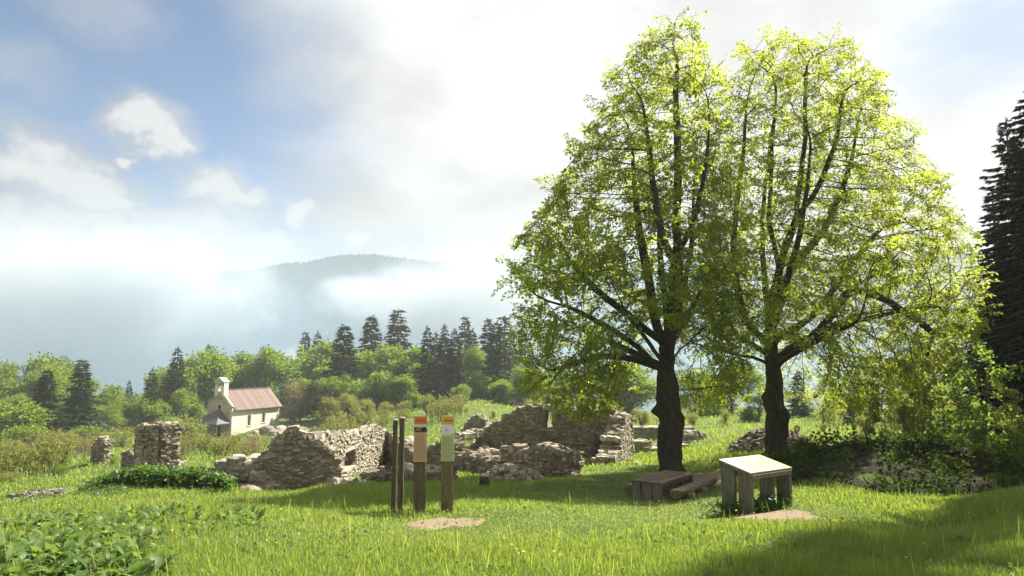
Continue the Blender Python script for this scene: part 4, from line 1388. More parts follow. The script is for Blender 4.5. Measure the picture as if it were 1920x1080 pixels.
lime('lime_tree', 'right lime tree with spreading crown and dark trunk beside the stone heap', 8, 23.0, (1457, 852),
     [(1456, 847), (1453, 800), (1451, 740), (1449, 690), (1446, 650)],
     [[(1446, 650), (1444, 620), (1446, 592), (1452, 549), (1465, 485), (1490, 417), (1500, 350, -.2), (1508, 270, -.3), (1510, 190, -.3), (1512, 120, -.3)],
      [(1446, 650), (1427, 632, -.2), (1397, 604, -.3), (1382, 540, -.4), (1375, 485, -.5), (1375, 443, -.5), (1385, 360, -.5), (1395, 270, -.5), (1400, 190, -.4)],
      [(1448, 670), (1422, 651, -.4), (1384, 634, -1.0), (1350, 579, -1.6), (1330, 530, -1.9)],
      [(1449, 690), (1415, 668, .5), (1375, 665, .9), (1340, 650, 1.2)],
      [(1450, 690), (1466, 664, -.1), (1490, 651, -.2), (1537, 624, -.4), (1563, 583, -.6), (1600, 540, -.9), (1650, 510, -1.1)],
      [(1447, 660), (1461, 628, .3), (1495, 615, .6), (1533, 583, 1.0), (1559, 549, 1.3), (1600, 490, 1.7), (1650, 430, 2.0)],
      [(1446, 640), (1458, 590, -.9), (1478, 520, -1.6), (1500, 440, -2.2), (1515, 350, -2.5), (1520, 260, -2.6)],
      [(1446, 640), (1440, 580, .9), (1432, 500, 1.6), (1430, 410, 2.1), (1440, 310, 2.3), (1450, 220, 2.3)],
      [(1452, 549), (1490, 500, .6), (1540, 440, 1.1), (1580, 360, 1.4), (1600, 280, 1.5)],
      [(1537, 624, -.4), (1590, 605, -1.0), (1650, 590, -1.6), (1710, 580, -2.0), (1760, 575, -2.2)],
      [(1450, 690), (1480, 668, -1.0), (1520, 645, -2.0), (1560, 625, -2.9), (1600, 610, -3.4)],
      [(1450, 690), (1470, 668, 1.0), (1510, 640, 2.2), (1560, 610, 3.1), (1610, 590, 3.6)],
      [(1446, 592), (1462, 500, .2), (1440, 420, .1), (1445, 330, .0), (1450, 240, .0), (1455, 150, .1)],
      [(1490, 417), (1540, 340, -.8), (1570, 260, -1.0), (1580, 180, -1.0)],
      [(1600, 540, -.9), (1660, 560, -.6), (1720, 600, -.4), (1770, 640, -.3)]],
     [(72, 1418, 1595), (100, 1390, 1612), (150, 1372, 1650), (220, 1362, 1690), (300, 1350, 1738), (400, 1332, 1785), (450, 1318, 1812), (520, 1306, 1838), (600, 1296, 1838), (680, 1285, 1800), (740, 1282, 1770), (800, 1300, 1720)],
     .29, [(1.0, -.1, .15, .5, .7), (1.35, .2, .06, .2, .6), (1.85, math.pi, .12, .13, .4), (1.5, -1.5, .10, .2, .4), (2.4, .3, .06, .25, .5), (3.3, math.pi, .08, .3, .6)], n_att=6400, n_leaf=170000, ymax=4.8)

# ------------------------------------------------------------------ conifers
def conifer_meshes(seed, Hh, Rr, dens, needle, mat, bare=.08, droop=.35, ragged=.25, wh=1.0):
    rng = np.random.default_rng(seed)
    P, D, Nn, L, Wd = [], [], [], [], []
    tubes = [tube_vf([(0, 0, -1.0), (0, 0, Hh * .3), (0, 0, Hh * .7), (0, 0, Hh)], [Hh * .016, Hh * .012, Hh * .006, .01], 7)]
    z = Hh * bare
    while z < Hh * .99:
        f = z / Hh
        rl = Rr * (1 - f) ** .85 * (1 - .25 * max(0, (.18 - f) / .18)) + .06 * Rr * .3
        nb = int(rng.integers(4, 7))
        a0 = rng.uniform(0, 6.283)
        for k in range(nb):
            a = a0 + k / nb * 6.283 + rng.normal(0, .25)
            bl = rl * rng.uniform(1 - ragged, 1 + ragged * .6)
            if rng.uniform() < .06: bl *= .5
            zz = z + rng.normal(0, .1)
            ca, sa = math.cos(a), math.sin(a)
            ts = np.linspace(0, 1, 5)
            up0 = .18 if f > .7 else -.05
            pth = np.stack([ca * bl * ts, sa * bl * ts, zz + bl * (up0 * ts - droop * ts ** 1.6 + .16 * ts ** 4)], -1)
            tubes.append(tube_vf(pth[[0, 2, 4]], [.012 * bl + .01, .008 * bl + .006, .004], 3))
            m = max(3, int(bl * dens))
            tt = rng.uniform(.12, 1.0, m) ** .8
            pp = np.stack([np.interp(tt, ts, pth[:, q]) for q in range(3)], -1)
            side = np.where(rng.uniform(size=m) < .5, -1, 1)
            out = np.array([ca, sa, 0]); lat = np.array([-sa, ca, 0])
            d = out * rng.uniform(.3, 1.0, (m, 1)) + lat * (side * rng.uniform(.3, 1.0, m))[:, None] + np.array([0, 0, -1]) * rng.uniform(.05, .75, (m, 1))
            P.append(pp); D.append(d)
            Nn.append(np.array([0, 0, 1]) + rng.normal(0, .4, (m, 3)))
            ln = needle * rng.uniform(.6, 1.3, m) * (1.1 - .45 * tt)
            L.append(ln); Wd.append(ln * rng.uniform(.28, .45, m))
        z += (Hh * .022 * rng.uniform(.8, 1.3) + .08) * wh
    m = 14
    P.append(np.stack([np.zeros(m), np.zeros(m), Hh * rng.uniform(.94, 1.0, m)], -1)); D.append(np.stack([rng.normal(0, .5, m), rng.normal(0, .5, m), rng.uniform(.3, 1, m)], -1))
    Nn.append(rand_dirs(rng, m)); L.append(np.full(m, needle * .7)); Wd.append(np.full(m, needle * .2))
    P, D, Nn, L, Wd = map(np.concatenate, (P, D, Nn, L, Wd))
    v, f = leaf_arrays(P, D, Nn, L, Wd, .12)
    cr = np_mesh('crown', v, [f], rnd=np.repeat(np.clip(rng.normal(.45, .25, len(P)), 0, 1), 4)); cr.materials.append(mat)
    V, F = merge(tubes)
    tr = np_mesh('trunk', V, F, smooth=True); tr.materials.append(M['bark_grey'])
    return tr, cr, Hh

CON = [conifer_meshes(11, 16, 4.4, 15, 1.05, M['needle'], .04), conifer_meshes(12, 16, 3.7, 16, .95, M['needle'], .04, .25, .3),
       conifer_meshes(13, 16, 4.2, 14, 1.0, M['needle'], .05, .45, .4), conifer_meshes(14, 16, 3.4, 16, .9, M['needle'], .05, .2, .35)]
def place_tree(name, kind, x, y, height, label, group, cat='tree', width=1.0, rz=None, sink=.3, parts=('trunk', 'crown')):
    tr, cr, Hh = kind
    s = height / Hh
    root = empty(name, (x, y, h1(x, y) - sink), random.uniform(0, 6.28) if rz is None else rz)
    root.scale = (s * width, s * width, s)
    tag(root, label, cat, group)
    for nm, me in zip(parts, (tr, cr)):
        if me is None: continue
        o = link_mesh(nm, me, None, root)
        if nm != 'trunk' and nm != 'stems': o['kind'] = 'stuff'
    return root
random.seed(4)
def by_top(px, pytop, depth):
    p = pix(px, pytop, depth)
    return p.x, p.y, p.z - h1(p.x, p.y)
G_SKY = 'conifers on the wooded skyline'
for (px, pt, dp, k, wd, lab) in (
    (90, 688, 92, 0, 1.15, 'broad dark spruce standing alone at the left edge of the valley'),
    (156, 672, 98, 2, 1.2, 'second lone spruce from the left, open drooping branches'),
    (334, 650, 128, 1, 1.0, 'pointed spruce rising above the trees left of the chapel'),
    (392, 644, 150, 1, .9, 'spruce tip showing directly above the chapel bell gable'),
    (287, 688, 118, 3, 1.1, 'slim spruce left of the pointed one near the chapel'),
    (243, 712, 155, 1, .8, 'smallest spruce tip between lone spruce and chapel'),
    (573, 622, 172, 2, .9, 'left one of two small spruces above the light green trees'),
    (596, 621, 174, 1, .9, 'right one of two small spruces above the light green trees'),
    (646, 606, 128, 0, 1.15, 'round-topped dark fir left of the two tallest firs'),
    (697, 589, 150, 0, 1.1, 'left of the two tallest dark firs on the skyline'),
    (746, 580, 150, 2, 1.25, 'tallest and widest dark fir on the skyline'),
    (802, 610, 122, 3, 1.0, 'slim spruce right of the tallest fir'),
    (818, 622, 140, 3, 1.1, 'brownish slim spruce second right of the tallest fir'),
    (834, 606, 124, 1, .9, 'spruce in the middle of the slim row'),
    (853, 614, 116, 1, 1.0, 'dark narrow spruce at the right of the slim row'),
    (872, 593, 158, 2, .9, 'tall thin-branched spruce behind the slim row'),
    (885, 615, 158, 3, 1.1, 'pale hazy spruce beside the thin-branched one'),
    (915, 597, 142, 2, 1.1, 'left spruce of the hazy trio beside the lime crown'),
    (931, 600, 124, 3, 1.1, 'middle spruce of the hazy trio beside the lime crown'),
    (946, 593, 144, 2, 1.2, 'right spruce of the hazy trio beside the lime crown'),
    (985, 628, 150, 1, 1.3, 'spruce half hidden by the left edge of the lime crown'),
    (1160, 640, 120, 1, 1.1, 'conifer seen through the lower left lime crown'),
    (1330, 690, 95, 0, 1.1, 'dark conifer seen between the two lime trunks'),
    (1495, 690, 78, 0, 1.2, 'bluish conifer seen just right of the right lime trunk'),
    (1602, 700, 62, 1, 1.2, 'dark conifer glimpsed behind the right lime boughs'),
    (1720, 640, 70, 0, 1.1, 'conifer behind the saplings right of the right lime')):
    x, y, hh = by_top(px, pt, dp)
    place_tree('conifer', CON[k], x, y, hh, lab, G_SKY, width=wd * 1.15)

BIGCON = [conifer_meshes(21, 20, 3.8, 55, .36, M['needle_dark'], .24, .32, .4, .62), conifer_meshes(22, 20, 4.0, 55, .38, M['needle_dark'], .08, .36, .4, .62)]
for (px, pt, dp, k, lab, wd) in (
    (1884, 205, 31, 0, 'tall dark spruce with bare grey lower trunk at the right edge', 1.2),
    (1922, 160, 29, 1, 'dark spruce cut by the right edge of the picture', 1.1),
    (1858, 340, 37, 1, 'dark spruce whose boughs reach furthest towards the right lime crown', 1.25),
    (1868, 420, 44, 1, 'dark spruce deeper in the wood, left of the bare-trunked one', 1.1),
    (1835, 560, 47, 1, 'lower dark spruce filling the gap left of the bare-trunked one', 1.3),
    (1910, 330, 40, 1, 'dark spruce standing behind the bare-trunked one', 1.0), (1900, 240, 36, 1, 'dense dark spruce between the two tallest at the right edge', 1.15), (1860, 500, 40, 1, 'dense low-boughed spruce at the edge of the dark wood', 1.4),
    (1915, 480, 34, 1, 'low-boughed dark spruce behind the bare grey trunk', 1.3)):
    x, y, hh = by_top(px, pt, dp)
    place_tree('spruce_tree', BIGCON[k], x, dp, hh, lab, 'dark spruces of the wood on the right', width=wd)
for (x, dp, hh, k, lab, wd) in (
    (20.4, 22.2, 30.0, 1, 'tall spruce just beyond the right edge of the clearing', .44), (18.2, 19.4, 29.0, 0, 'tall spruce of the shade wood behind the nearest ones', .5),
    (21.4, 23.4, 32.0, 1, 'spruce deep in the shade wood', .48), (21.0, 16.0, 28.0, 0, 'outermost spruce of the shade wood', .55)):
    place_tree('spruce_tree', BIGCON[k], x, dp, hh, lab, 'dark spruces of the wood on the right', width=wd)

# ------------------------------------------------------------------ broadleaved trees
def broadleaf_meshes(seed, Hh, Rr, n_cl, leaf, mat, low=.12, shape=1.0, n_per=16, sparse=0.0):
    rng = np.random.default_rng(seed)
    P, D, Nn, L, Wd, rn = [], [], [], [], [], []
    tubes = []
    tubes.append(tube_vf([(0, 0, -1), (rng.normal(0, .1), rng.normal(0, .1), Hh * .3), (rng.normal(0, .2), rng.normal(0, .2), Hh * .65)], [Hh * .02, Hh * .016, Hh * .006], 7))
    cen = []
    nl = int(rng.integers(6, 10))
    lobes = [(np.array([0, 0, Hh * .62]), Rr * .62, Hh * .36)]
    for q in range(nl):
        a = rng.uniform(0, 6.283); zz = rng.uniform(max(low, .1), .86)
        rr_ = Rr * (1 - .75 * max(0, zz - .4)) * rng.uniform(.45, .75)
        lobes.append((np.array([math.cos(a) * rr_, math.sin(a) * rr_, zz * Hh]), Rr * rng.uniform(.26, .46), Hh * rng.uniform(.16, .30)))
    for i in range(n_cl):
        lc, lr, lh = lobes[int(rng.integers(0, len(lobes)))]
        u_ = rand_dirs(rng, 1)[0]
        if u_[2] < -.3: u_[2] *= -1
        c = lc + u_ * np.array([lr, lr, lh]) * rng.uniform(.6, 1.08)
        c[2] = max(c[2], low * Hh * .5); z = c[2] / Hh
        cen.append(c)
        if i % 3 == 0:
            st = np.array([0, 0, max(.1, z - .3) * Hh * .8])
            mid = (st + c) / 2 + [0, 0, -.03 * Hh]
            tubes.append(tube_vf([st, mid, c], [Hh * .006, Hh * .004, .01], 3))
        out = c - np.array([0, 0, Hh * .4]); out = out / np.linalg.norm(out)
        sz = Rr * rng.uniform(.12, .30)
        q = rand_dirs(rng, n_per) * (rng.uniform(.3, 1, (n_per, 1)) ** .5) * sz * np.array([1.15, 1.15, .85])
        P.append(c + q)
        D.append(unit(q) * .5 + out * .7 + rng.normal(0, .35, (n_per, 3)) + [0, 0, -.15])
        Nn.append(np.array([0, 0, .7]) + out * .5 + rng.normal(0, .6, (n_per, 3)))
        ln = leaf * rng.uniform(.6, 1.3, n_per); L.append(ln); Wd.append(ln * rng.uniform(.5, .75, n_per))
        rn.append(np.clip(rng.normal(.45, .17) + rng.normal(0, .17, n_per), 0, 1))
    P, D, Nn, L, Wd, rn = map(np.concatenate, (P, D, Nn, L, Wd, rn))
    v, f = leaf_arrays(P, D, Nn, L, Wd, .2)
    cr = np_mesh('crown', v, [f], rnd=np.repeat(rn, 4)); cr.materials.append(mat)
    V, F = merge(tubes); tr = np_mesh('trunk', V, F, smooth=True); tr.materials.append(M['bark_grey'])
    return tr, cr, Hh

LIM = [broadleaf_meshes(35, 10, 3.6, 120, .24, M['lime_leaf'], .08, n_per=40), broadleaf_meshes(36, 10, 4.0, 120, .24, M['lime_leaf'], .06, n_per=40)]
BRO = [broadleaf_meshes(31, 12, 5.4, 170, .46, M['broadleaf'], n_per=60), broadleaf_meshes(32, 12, 6.2, 190, .46, M['broadleaf'], .08, n_per=60),
       broadleaf_meshes(33, 12, 4.6, 150, .44, M['broadleaf'], .1, n_per=58), broadleaf_meshes(34, 12, 5.8, 175, .47, M['broadleaf'], .06, n_per=60)]
YEL = [broadleaf_meshes(41, 8, 3.0, 260, .30, M['yellow_leaf'], .05, n_per=12), broadleaf_meshes(42, 8, 3.8, 280, .30, M['yellow_leaf'], .05, n_per=12)]
TAN = broadleaf_meshes(51, 9, 3.2, 190, .22, M['tan_leaf'], .28, n_per=10)
G_BR = 'broadleaved trees of the wood behind the meadow'
for (px, pt, dp, k, wd, lab) in (
    (228, 728, 128, 0, 1.2, 'light green broadleaved tree right of the second lone spruce'),
    (262, 742, 122, 2, 1.2, 'broadleaved tree below the slim spruce at left'),
    (318, 700, 132, 1, 1.0, 'broadleaved tree left of the chapel porch'),
    (205, 762, 112, 1, .9, 'low broadleaved tree between second lone spruce and tall ruined corner'), (285, 752, 116, 3, .9, 'low broadleaved tree above the tall ruined corner'), (345, 735, 126, 0, .9, 'low broadleaved tree behind the chapel porch'), (120, 760, 118, 3, 1.0, 'low broadleaved tree between the two lone spruces'), (40, 745, 120, 1, 1.0, 'low broadleaved tree left of the broad lone spruce'),
    (372, 668, 140, 3, 1.0, 'bright broadleaved tree behind the chapel bell gable'),
    (412, 672, 148, 2, 1.2, 'broadleaved tree right behind the bell gable'),
    (448, 670, 150, 0, 1.2, 'pale yellow-green tree above the left end of the chapel roof'),
    (497, 668, 150, 1, 1.0, 'pale yellow-green tree above the right end of the chapel roof'),
    (540, 674, 155, 3, 1.0, 'broadleaved tree above the tan sapling tree'),
    (590, 651, 160, 0, 1.2, 'broadleaved tree under the two small spruces'),
    (625, 674, 140, 2, 1.3, 'broadleaved tree below the round-topped fir'),
    (670, 666, 136, 1, .9, 'dark green broadleaved tree below the left tallest fir'),
    (715, 654, 134, 3, 1.0, 'broadleaved tree between the two tallest firs'),
    (762, 658, 132, 0, 1.2, 'broadleaved tree below the tallest fir'),
    (800, 674, 126, 2, 1.2, 'broadleaved tree below the slim spruce row'),
    (640, 711, 124, 1, 1.0, 'dark green broadleaved tree in the middle of the wood front'),
    (700, 701, 122, 0, 1.3, 'full dark green tree right of the wood front middle'),
    (565, 711, 140, 2, 1.3, 'dark green tree behind the tan sapling tree'),
    (760, 706, 118, 3, 1.0, 'broadleaved tree above the two orange and yellow sign tops'),
    (880, 661, 138, 1, .9, 'pale broadleaved tree right of the slim spruce row'),
    (910, 696, 122, 0, 1.2, 'pale broadleaved tree under the hazy trio'),
    (945, 711, 112, 2, 1.3, 'hazy light tree beside the lime crown edge'),
    (860, 721, 112, 3, 1.0, 'light green tree above the pointed wall fragment'),
    (990, 696, 118, 1, 1.0, 'hazy tree half behind the left lime crown'),
    (1040, 700, 105, 0, 1.2, 'hazy tree seen through the left lime crown above the largest wall'),
    (1110, 705, 95, 2, 1.3, 'light tree behind the right half of the largest wall'),
    (1180, 690, 90, 1, 1.0, 'light tree behind the stepped end wall'),
    (1300, 700, 80, 3, 1.0, 'green tree seen between the two lime trunks'),
    (1370, 690, 84, 0, 1.2, 'green tree seen left of the right lime trunk'),
    (1420, 730, 66, 2, 1.3, 'low green tree behind the grassy mound'),
    (1540, 720, 60, 1, 1.0, 'green tree behind the round sign'),
    (1580, 690, 72, 3, 1.1, 'green tree right of the bluish conifer'),
    (1660, 660, 62, 0, 1.2, 'bright green tree right of the right lime crown'),
    (1745, 650, 56, 2, 1.4, 'bright green tree behind the saplings'),
    (1800, 690, 50, 1, .9, 'green tree at the edge of the dark spruce wood')):
    x, y, hh = by_top(px, pt, dp)
    place_tree('broadleaf_tree', LIM[k % 2] if px > 1520 else BRO[k], x, y, hh, lab, G_BR, width=wd * min(1.35, max(.75, 9.0 / hh if hh < 9 else 1.0)))
# hillside at far left, in the mist
rng_h = np.random.default_rng(77)
for i in range(46):
    px = rng_h.uniform(-260, 205); dp = rng_h.uniform(125, 260)
    f = (dp - 125) / 135
    x = (px - 960) / FOCAL * dp
    hh = rng_h.uniform(9, 15)
    k = BRO[rng_h.integers(0, 4)] if rng_h.uniform() < .7 else CON[rng_h.integers(0, 4)]
    place_tree('forest_tree', k, x, dp, hh, 'misty rounded tree among many on the hillside at the far left' if k in BRO else 'misty pointed conifer among many trees on the hillside at the far left', 'trees on the misty left hillside')
x, y, hh = by_top(552, 710, 121)
place_tree('tan_tree', TAN, x, y, hh, 'slender tree with thin tan young leaves standing beside the chapel', None, width=.95)

# bushes
def place_bush(px, pt, dp, kind, wd, lab, grp, hmin=1.0):
    x, y, hh = by_top(px, pt, dp)
    hh = max(hh, hmin)
    place_tree('bush', kind, x, y, hh, lab, grp, 'bush', width=wd)
G_B = 'bushes and scrub round the meadow'
for (px, pt, dp, k, wd, lab) in (
    (620, 742, 112, 0, 1.1, 'pale willow bush right of the tan sapling tree'), (655, 738, 110, 1, 1.0, 'taller willow bush second right of the tan tree'),
    (690, 745, 105, 0, 1.2, 'willow bush above the sunlit window wall'), (725, 752, 100, 1, 1.0, 'willow bush left of the wooden poles'),
    (760, 748, 98, 0, 1.2, 'willow bush between poles and orange-topped sign'), (800, 738, 96, 1, 1.0, 'tall pale bush above the orange-topped sign'),
    (840, 745, 92, 0, 1.1, 'tall pale bush above the yellow-topped sign'), (875, 762, 85, 1, .9, 'pale bush behind the pointed wall fragment'),
    (925, 765, 72, 0, 1.0, 'pale bush at the left end of the largest wall'), (1005, 745, 66, 1, 1.0, 'pale bush behind the middle of the largest wall'),
    (1080, 740, 62, 0, 1.2, 'pale bush behind the right half of the largest wall'), (1140, 745, 58, 1, 1.0, 'pale bush behind the right end of the largest wall'),
    (1200, 760, 60, 0, 1.1, 'pale bush behind the long low wall'), (1545, 800, 46, 0, .9, 'round bright bush right of the round sign'),
    (1300, 770, 62, 1, 1.0, 'bright bush between the lime trunks'), (1360, 765, 58, 0, 1.0, 'bright bush left of the grassy mound'),
    (1620, 770, 40, 0, 1.0, 'yellow-green bush behind the dark bank'), (1690, 740, 42, 1, 1.0, 'taller yellow-green bush behind the dark bank'),
    (1760, 730, 40, 0, 1.1, 'yellow-green bush before the dark spruces')):
    place_bush(px, pt, dp, YEL[k], wd, lab, G_B)
SCR = [broadleaf_meshes(61, 4, 2.2, 170, .22, M['yellow_leaf'], .03, n_per=12), broadleaf_meshes(62, 4, 2.4, 190, .24, M['broadleaf'], .03, n_per=12)]
for (px, pt, dp, k, wd, lab) in (
    (20, 742, 88, 1, 1.3, 'dark green scrub bush at the left picture edge'), (60, 785, 66, 1, 1.2, 'green bush below the broad lone spruce'), (10, 812, 52, 0, 1.2, 'brownish scrub at the left picture edge'),
    (115, 800, 60, 0, 1.1, 'scrub bush left of the thin standing pillar'), (128, 845, 40, 1, .8, 'low green bush in front of the thin pillar, left side'), (214, 856, 34, 1, .45, 'low green bush just right of the thin pillar'),
    (230, 790, 70, 0, 1.2, 'yellow-green bush above the wall stub'), (165, 790, 80, 1, 1.2, 'green bush below the second lone spruce'), (345, 770, 95, 0, 1.1, 'yellow bush left of the chapel porch'),
    (290, 785, 85, 1, 1.0, 'green bush behind the tall ruined corner'), (60, 855, 36, 0, 1.2, 'scrub bush above the flat rubble'), (110, 868, 32, 1, .9, 'green bush right above the flat rubble'),
    (352, 835, 60, 0, .8, 'scrub bush right of the tall ruined corner'), (430, 830, 50, 0, .9, 'yellowish scrub below the chapel'), (20, 870, 30, 0, 1.0, 'low scrub at the left edge above the lawn'),
    (445, 745, 140, 1, 1.0, 'bush hidden behind the chapel')):
    place_bush(px, pt, dp, SCR[k], wd, lab, G_B, .8)

# saplings: thin stems with few leaves
def sapling_meshes(seed, Hh, n_st, spread, mat, leaf, n_leaf, smat):
    rng = np.random.default_rng(seed)
    tubes, P, D = [], [], []
    for i in range(n_st):
        a = rng.uniform(0, 6.283); r = spread * math.sqrt(rng.uniform())
        b = np.array([math.cos(a) * r * .5, math.sin(a) * r * .5, -.1])
        hh = Hh * rng.uniform(.55, 1)
        t = b + [math.cos(a) * r * .6 + rng.normal(0, .1), math.sin(a) * r * .6 + rng.normal(0, .1), hh]
        mid = (b + t) / 2 + rng.normal(0, .05 * Hh, 3) * [1, 1, 0]
        tubes.append(tube_vf([b, mid, t], [.011 * Hh ** .7, .008 * Hh ** .7, .003], 4))
        for k in range(7):
            f = rng.uniform(.3, 1)
            q = b + (t - b) * f
            d = rand_dirs(rng, 1)[0] * [1, 1, .3] + [0, 0, .35]
            e = q + d * Hh * .14 * rng.uniform(.5, 1.3)
            tubes.append(tube_vf([q, e], [.004 * Hh ** .6, .002], 3))
            m = max(1, n_leaf // (n_st * 7))
            g = rng.uniform(.2, 1.05, (m, 1))
            P.append(q + (e - q) * g + rng.normal(0, .03 * Hh ** .5, (m, 3))); D.append(rand_dirs(rng, m) + (e - q) / np.linalg.norm(e - q) * .5 + [0, 0, -.2])
    P = np.concatenate(P); D = np.concatenate(D); m = len(P)
    L = leaf * rng.uniform(.6, 1.3, m)
    v, f = leaf_arrays(P, D, np.array([0, 0, 1.]) + rng.normal(0, .5, (m, 3)), L, L * .6, .2)
    cr = np_mesh('crown', v, [f], rnd=np.repeat(rng.uniform(0, 1, m), 4)); cr.materials.append(mat)
    V, F = merge(tubes); tr = np_mesh('stems', V, F); tr.materials.append(smat)
    return tr, cr, Hh
SAP = [sapling_meshes(71, 3, 14, 1.3, M['yellow_leaf'], .15, 1500, M['twig']), sapling_meshes(72, 3, 26, 1.5, M['tan_leaf'], .09, 700, M['twig'])]
rng_s = np.random.default_rng(6)
for i in range(30):
    px = rng_s.uniform(325, 500); dp = rng_s.uniform(34, 84)
    x = (px - 960) / FOCAL * dp
    place_tree('sapling_thicket', SAP[int(i % 3 == 0)], x, dp, rng_s.uniform(1.0, 2.0), 'thin-stemmed sapling clump in the meadow below the chapel', 'sapling clumps below the chapel', 'sapling', sink=0, parts=('stems', 'crown'))
for i in range(28):
    px = rng_s.uniform(-60, 240); dp = rng_s.uniform(28, 60)
    if 140 < px < 262: dp = rng_s.uniform(41, 62)
    x = (px - 960) / FOCAL * dp
    place_tree('sapling_thicket', SAP[int(i % 3 == 0)], x, dp, rng_s.uniform(1.2, 2.4), 'thin-stemmed scrub clump on the left slope', 'scrub clumps on the left slope', 'sapling', sink=0, parts=('stems', 'crown'))
for i in range(20):
    px = rng_s.uniform(600, 870); dp = rng_s.uniform(70, 100)
    x = (px - 960) / FOCAL * dp
    place_tree('sapling_thicket', SAP[0], x, dp, rng_s.uniform(2.0, 3.6), 'pale thin sapling clump in front of the willow bushes', 'sapling clumps by the willow bushes', 'sapling', sink=0, parts=('stems', 'crown'))
FSAP = [sapling_meshes(73, 5, 4, .6, M['broadleaf'], .13, 1700, M['bark_grey']), sapling_meshes(74, 5, 3, .5, M['yellow_leaf'], .12, 1500, M['bark_grey'])]
for i, (px, dp, hh, lab) in enumerate(((1650, 19, 3.2, 'sapling standing on the left part of the dark bank'), (1720, 19, 4.6, 'slender sapling on the middle of the dark bank'), (1760, 17.5, 3.4, 'leafy sapling on the dark bank'),
        (1800, 20, 5.4, 'tall slender sapling before the dark spruces'), (1850, 18, 2.6, 'leafy young tree on the right part of the bank'), (1880, 16.5, 2.2, 'low leafy young tree below the bare spruce trunk'),
        (1690, 24, 5.0, 'bright sapling behind the dark bank'), (1775, 26, 6.0, 'bright tall sapling behind the dark bank'), (1610, 22, 2.4, 'small sapling at the left end of the dark bank'), (1905, 14, 1.6, 'low shrub at the right edge of the bank'))):
    x = (px - 960) / FOCAL * dp
    place_tree('sapling', FSAP[i % 2] if i % 3 else FSAP[0], x, dp, hh, lab, 'saplings on the dark bank', 'sapling', sink=0, parts=('stems', 'crown'))
# ------------------------------------------------------------------ signs, poles, table, benches
def sign_post(label, bx, tx, bpy_, tpy, depth, head_cols, body, image, split):
    b = pix(bx, bpy_, depth); t = pix(tx, tpy, depth)
    gz = h1(b.x, depth)
    Hh = t.z - gz
    root = empty('sign_post', (b.x, depth, gz), R(5)); tag(root, label, 'sign', 'information sign posts')
    lean = math.atan2(t.x - b.x, Hh) * .35
    root.rotation_euler = (0, lean, R(6))
    rng = np.random.default_rng(int(bx))
    w, dth = .196, .15
    zs = Hh * (1 - .470)
    bm = bmesh.new(); bm_box(bm, (0, 0, (Hh - .02) / 2 - .15), (w, dth, Hh - .02 + .3), None, .008, .003, rng)
    bmesh.ops.subdivide_edges(bm, edges=[e for e in bm.edges if abs((e.verts[0].co - e.verts[1].co).z) > .5], cuts=8)
    for v in bm.verts: v.co += Vector(rng.uniform(-.002, .002, 3))
    bm_obj('post', bm, M['post_wood'], root)
    y0 = -dth / 2 - .004
    bm = bmesh.new(); bm_box(bm, (0, y0 - .004, (zs + Hh) / 2), (w + .016, .012, Hh - zs), None, .002)
    pn = bm_obj('panel', bm, M['panel_edge'], root)
    def band(nm, f0, f1, mat, ww=w + .008):
        bm = bmesh.new()
        zz0 = Hh - (Hh - zs) * f1; zz1 = Hh - (Hh - zs) * f0
        bm_box(bm, (0, y0 - .0115, (zz0 + zz1) / 2), (ww, .003, zz1 - zz0 - .004))
        return bm_obj(nm, bm, mat, pn)
    band('heading_band', .012, .18, head_cols[0])
    band('picture', split[0], split[1], image)
    if split[0] > .2: band('pale_strip', .185, split[0], M['print_cream'])
    band('text_block', split[1], .985, body)
    # heading strokes and text lines, too small to read: plain printed strokes
    bm = bmesh.new()
    zc = Hh - (Hh - zs) * .105
    x = -.06
    while x < .065:
        ww = rng.uniform(.008, .016)
        bm_box(bm, (x + ww / 2, y0 - .0145, zc + rng.uniform(-.003, .003)), (ww * .7, .002, rng.uniform(.022, .036)))
        x += ww
    bm_obj('heading_print', bm, head_cols[1], pn)
    bm = bmesh.new()
    z0, z1 = Hh - (Hh - zs) * (split[1] + .05), Hh - (Hh - zs) * .66
    z = z0
    while z > z1 + .01:
        ww = .165 * rng.uniform(.80, 1); bm_box(bm, (-.0825 + ww / 2, y0 - .0145, z), (ww, .002, .004)); z -= .0125
    for c in range(4):
        z = z1 - .012
        while z > zs + .03:
            ww = .034 * rng.uniform(.7, 1); bm_box(bm, (-.082 + c * .043 + ww / 2, y0 - .0145, z), (ww, .002, .0035)); z -= .010
    bm_obj('text_lines', bm, head_cols[2], pn)
    bm = bmesh.new(); bm_box(bm, (0, y0 - .0145, z1), (.17, .002, .003)); bm_obj('rule_line', bm, head_cols[2], pn)
M['panel_edge'] = simple('panel board', (.55, .52, .45), .6)
M['print_orange'] = simple('orange print', (.75, .20, .035), .5)
M['print_yellow'] = simple('yellow orange print', (.80, .40, .035), .5)
M['print_cream'] = simple('cream print', (.72, .68, .56), .5)
M['print_tan'] = simple('tan print', (.60, .40, .26), .5)
M['print_green'] = simple('pale green print', (.52, .56, .30), .5)
M['ink_red'] = simple('red ink', (.42, .09, .02), .5)
M['ink_brown'] = simple('brown ink', (.28, .13, .03), .5)
M['ink_tan'] = simple('tan ink', (.42, .27, .17), .5)
M['ink_green'] = simple('green ink', (.33, .37, .17), .5)
def pic_mat(name, stops, sc):
    def f(N):
        n = N.noise(objco(N), sc, 5, .6, .5)
        return N.ramp(n, stops), None
    return rough_mat(name, f, .5)
M['pic_sepia'] = pic_mat('sepia picture', [(.35, (.03, .012, .01)), (.52, (.10, .035, .03)), (.58, (.40, .33, .26)), (.66, (.10, .04, .03))], 13)
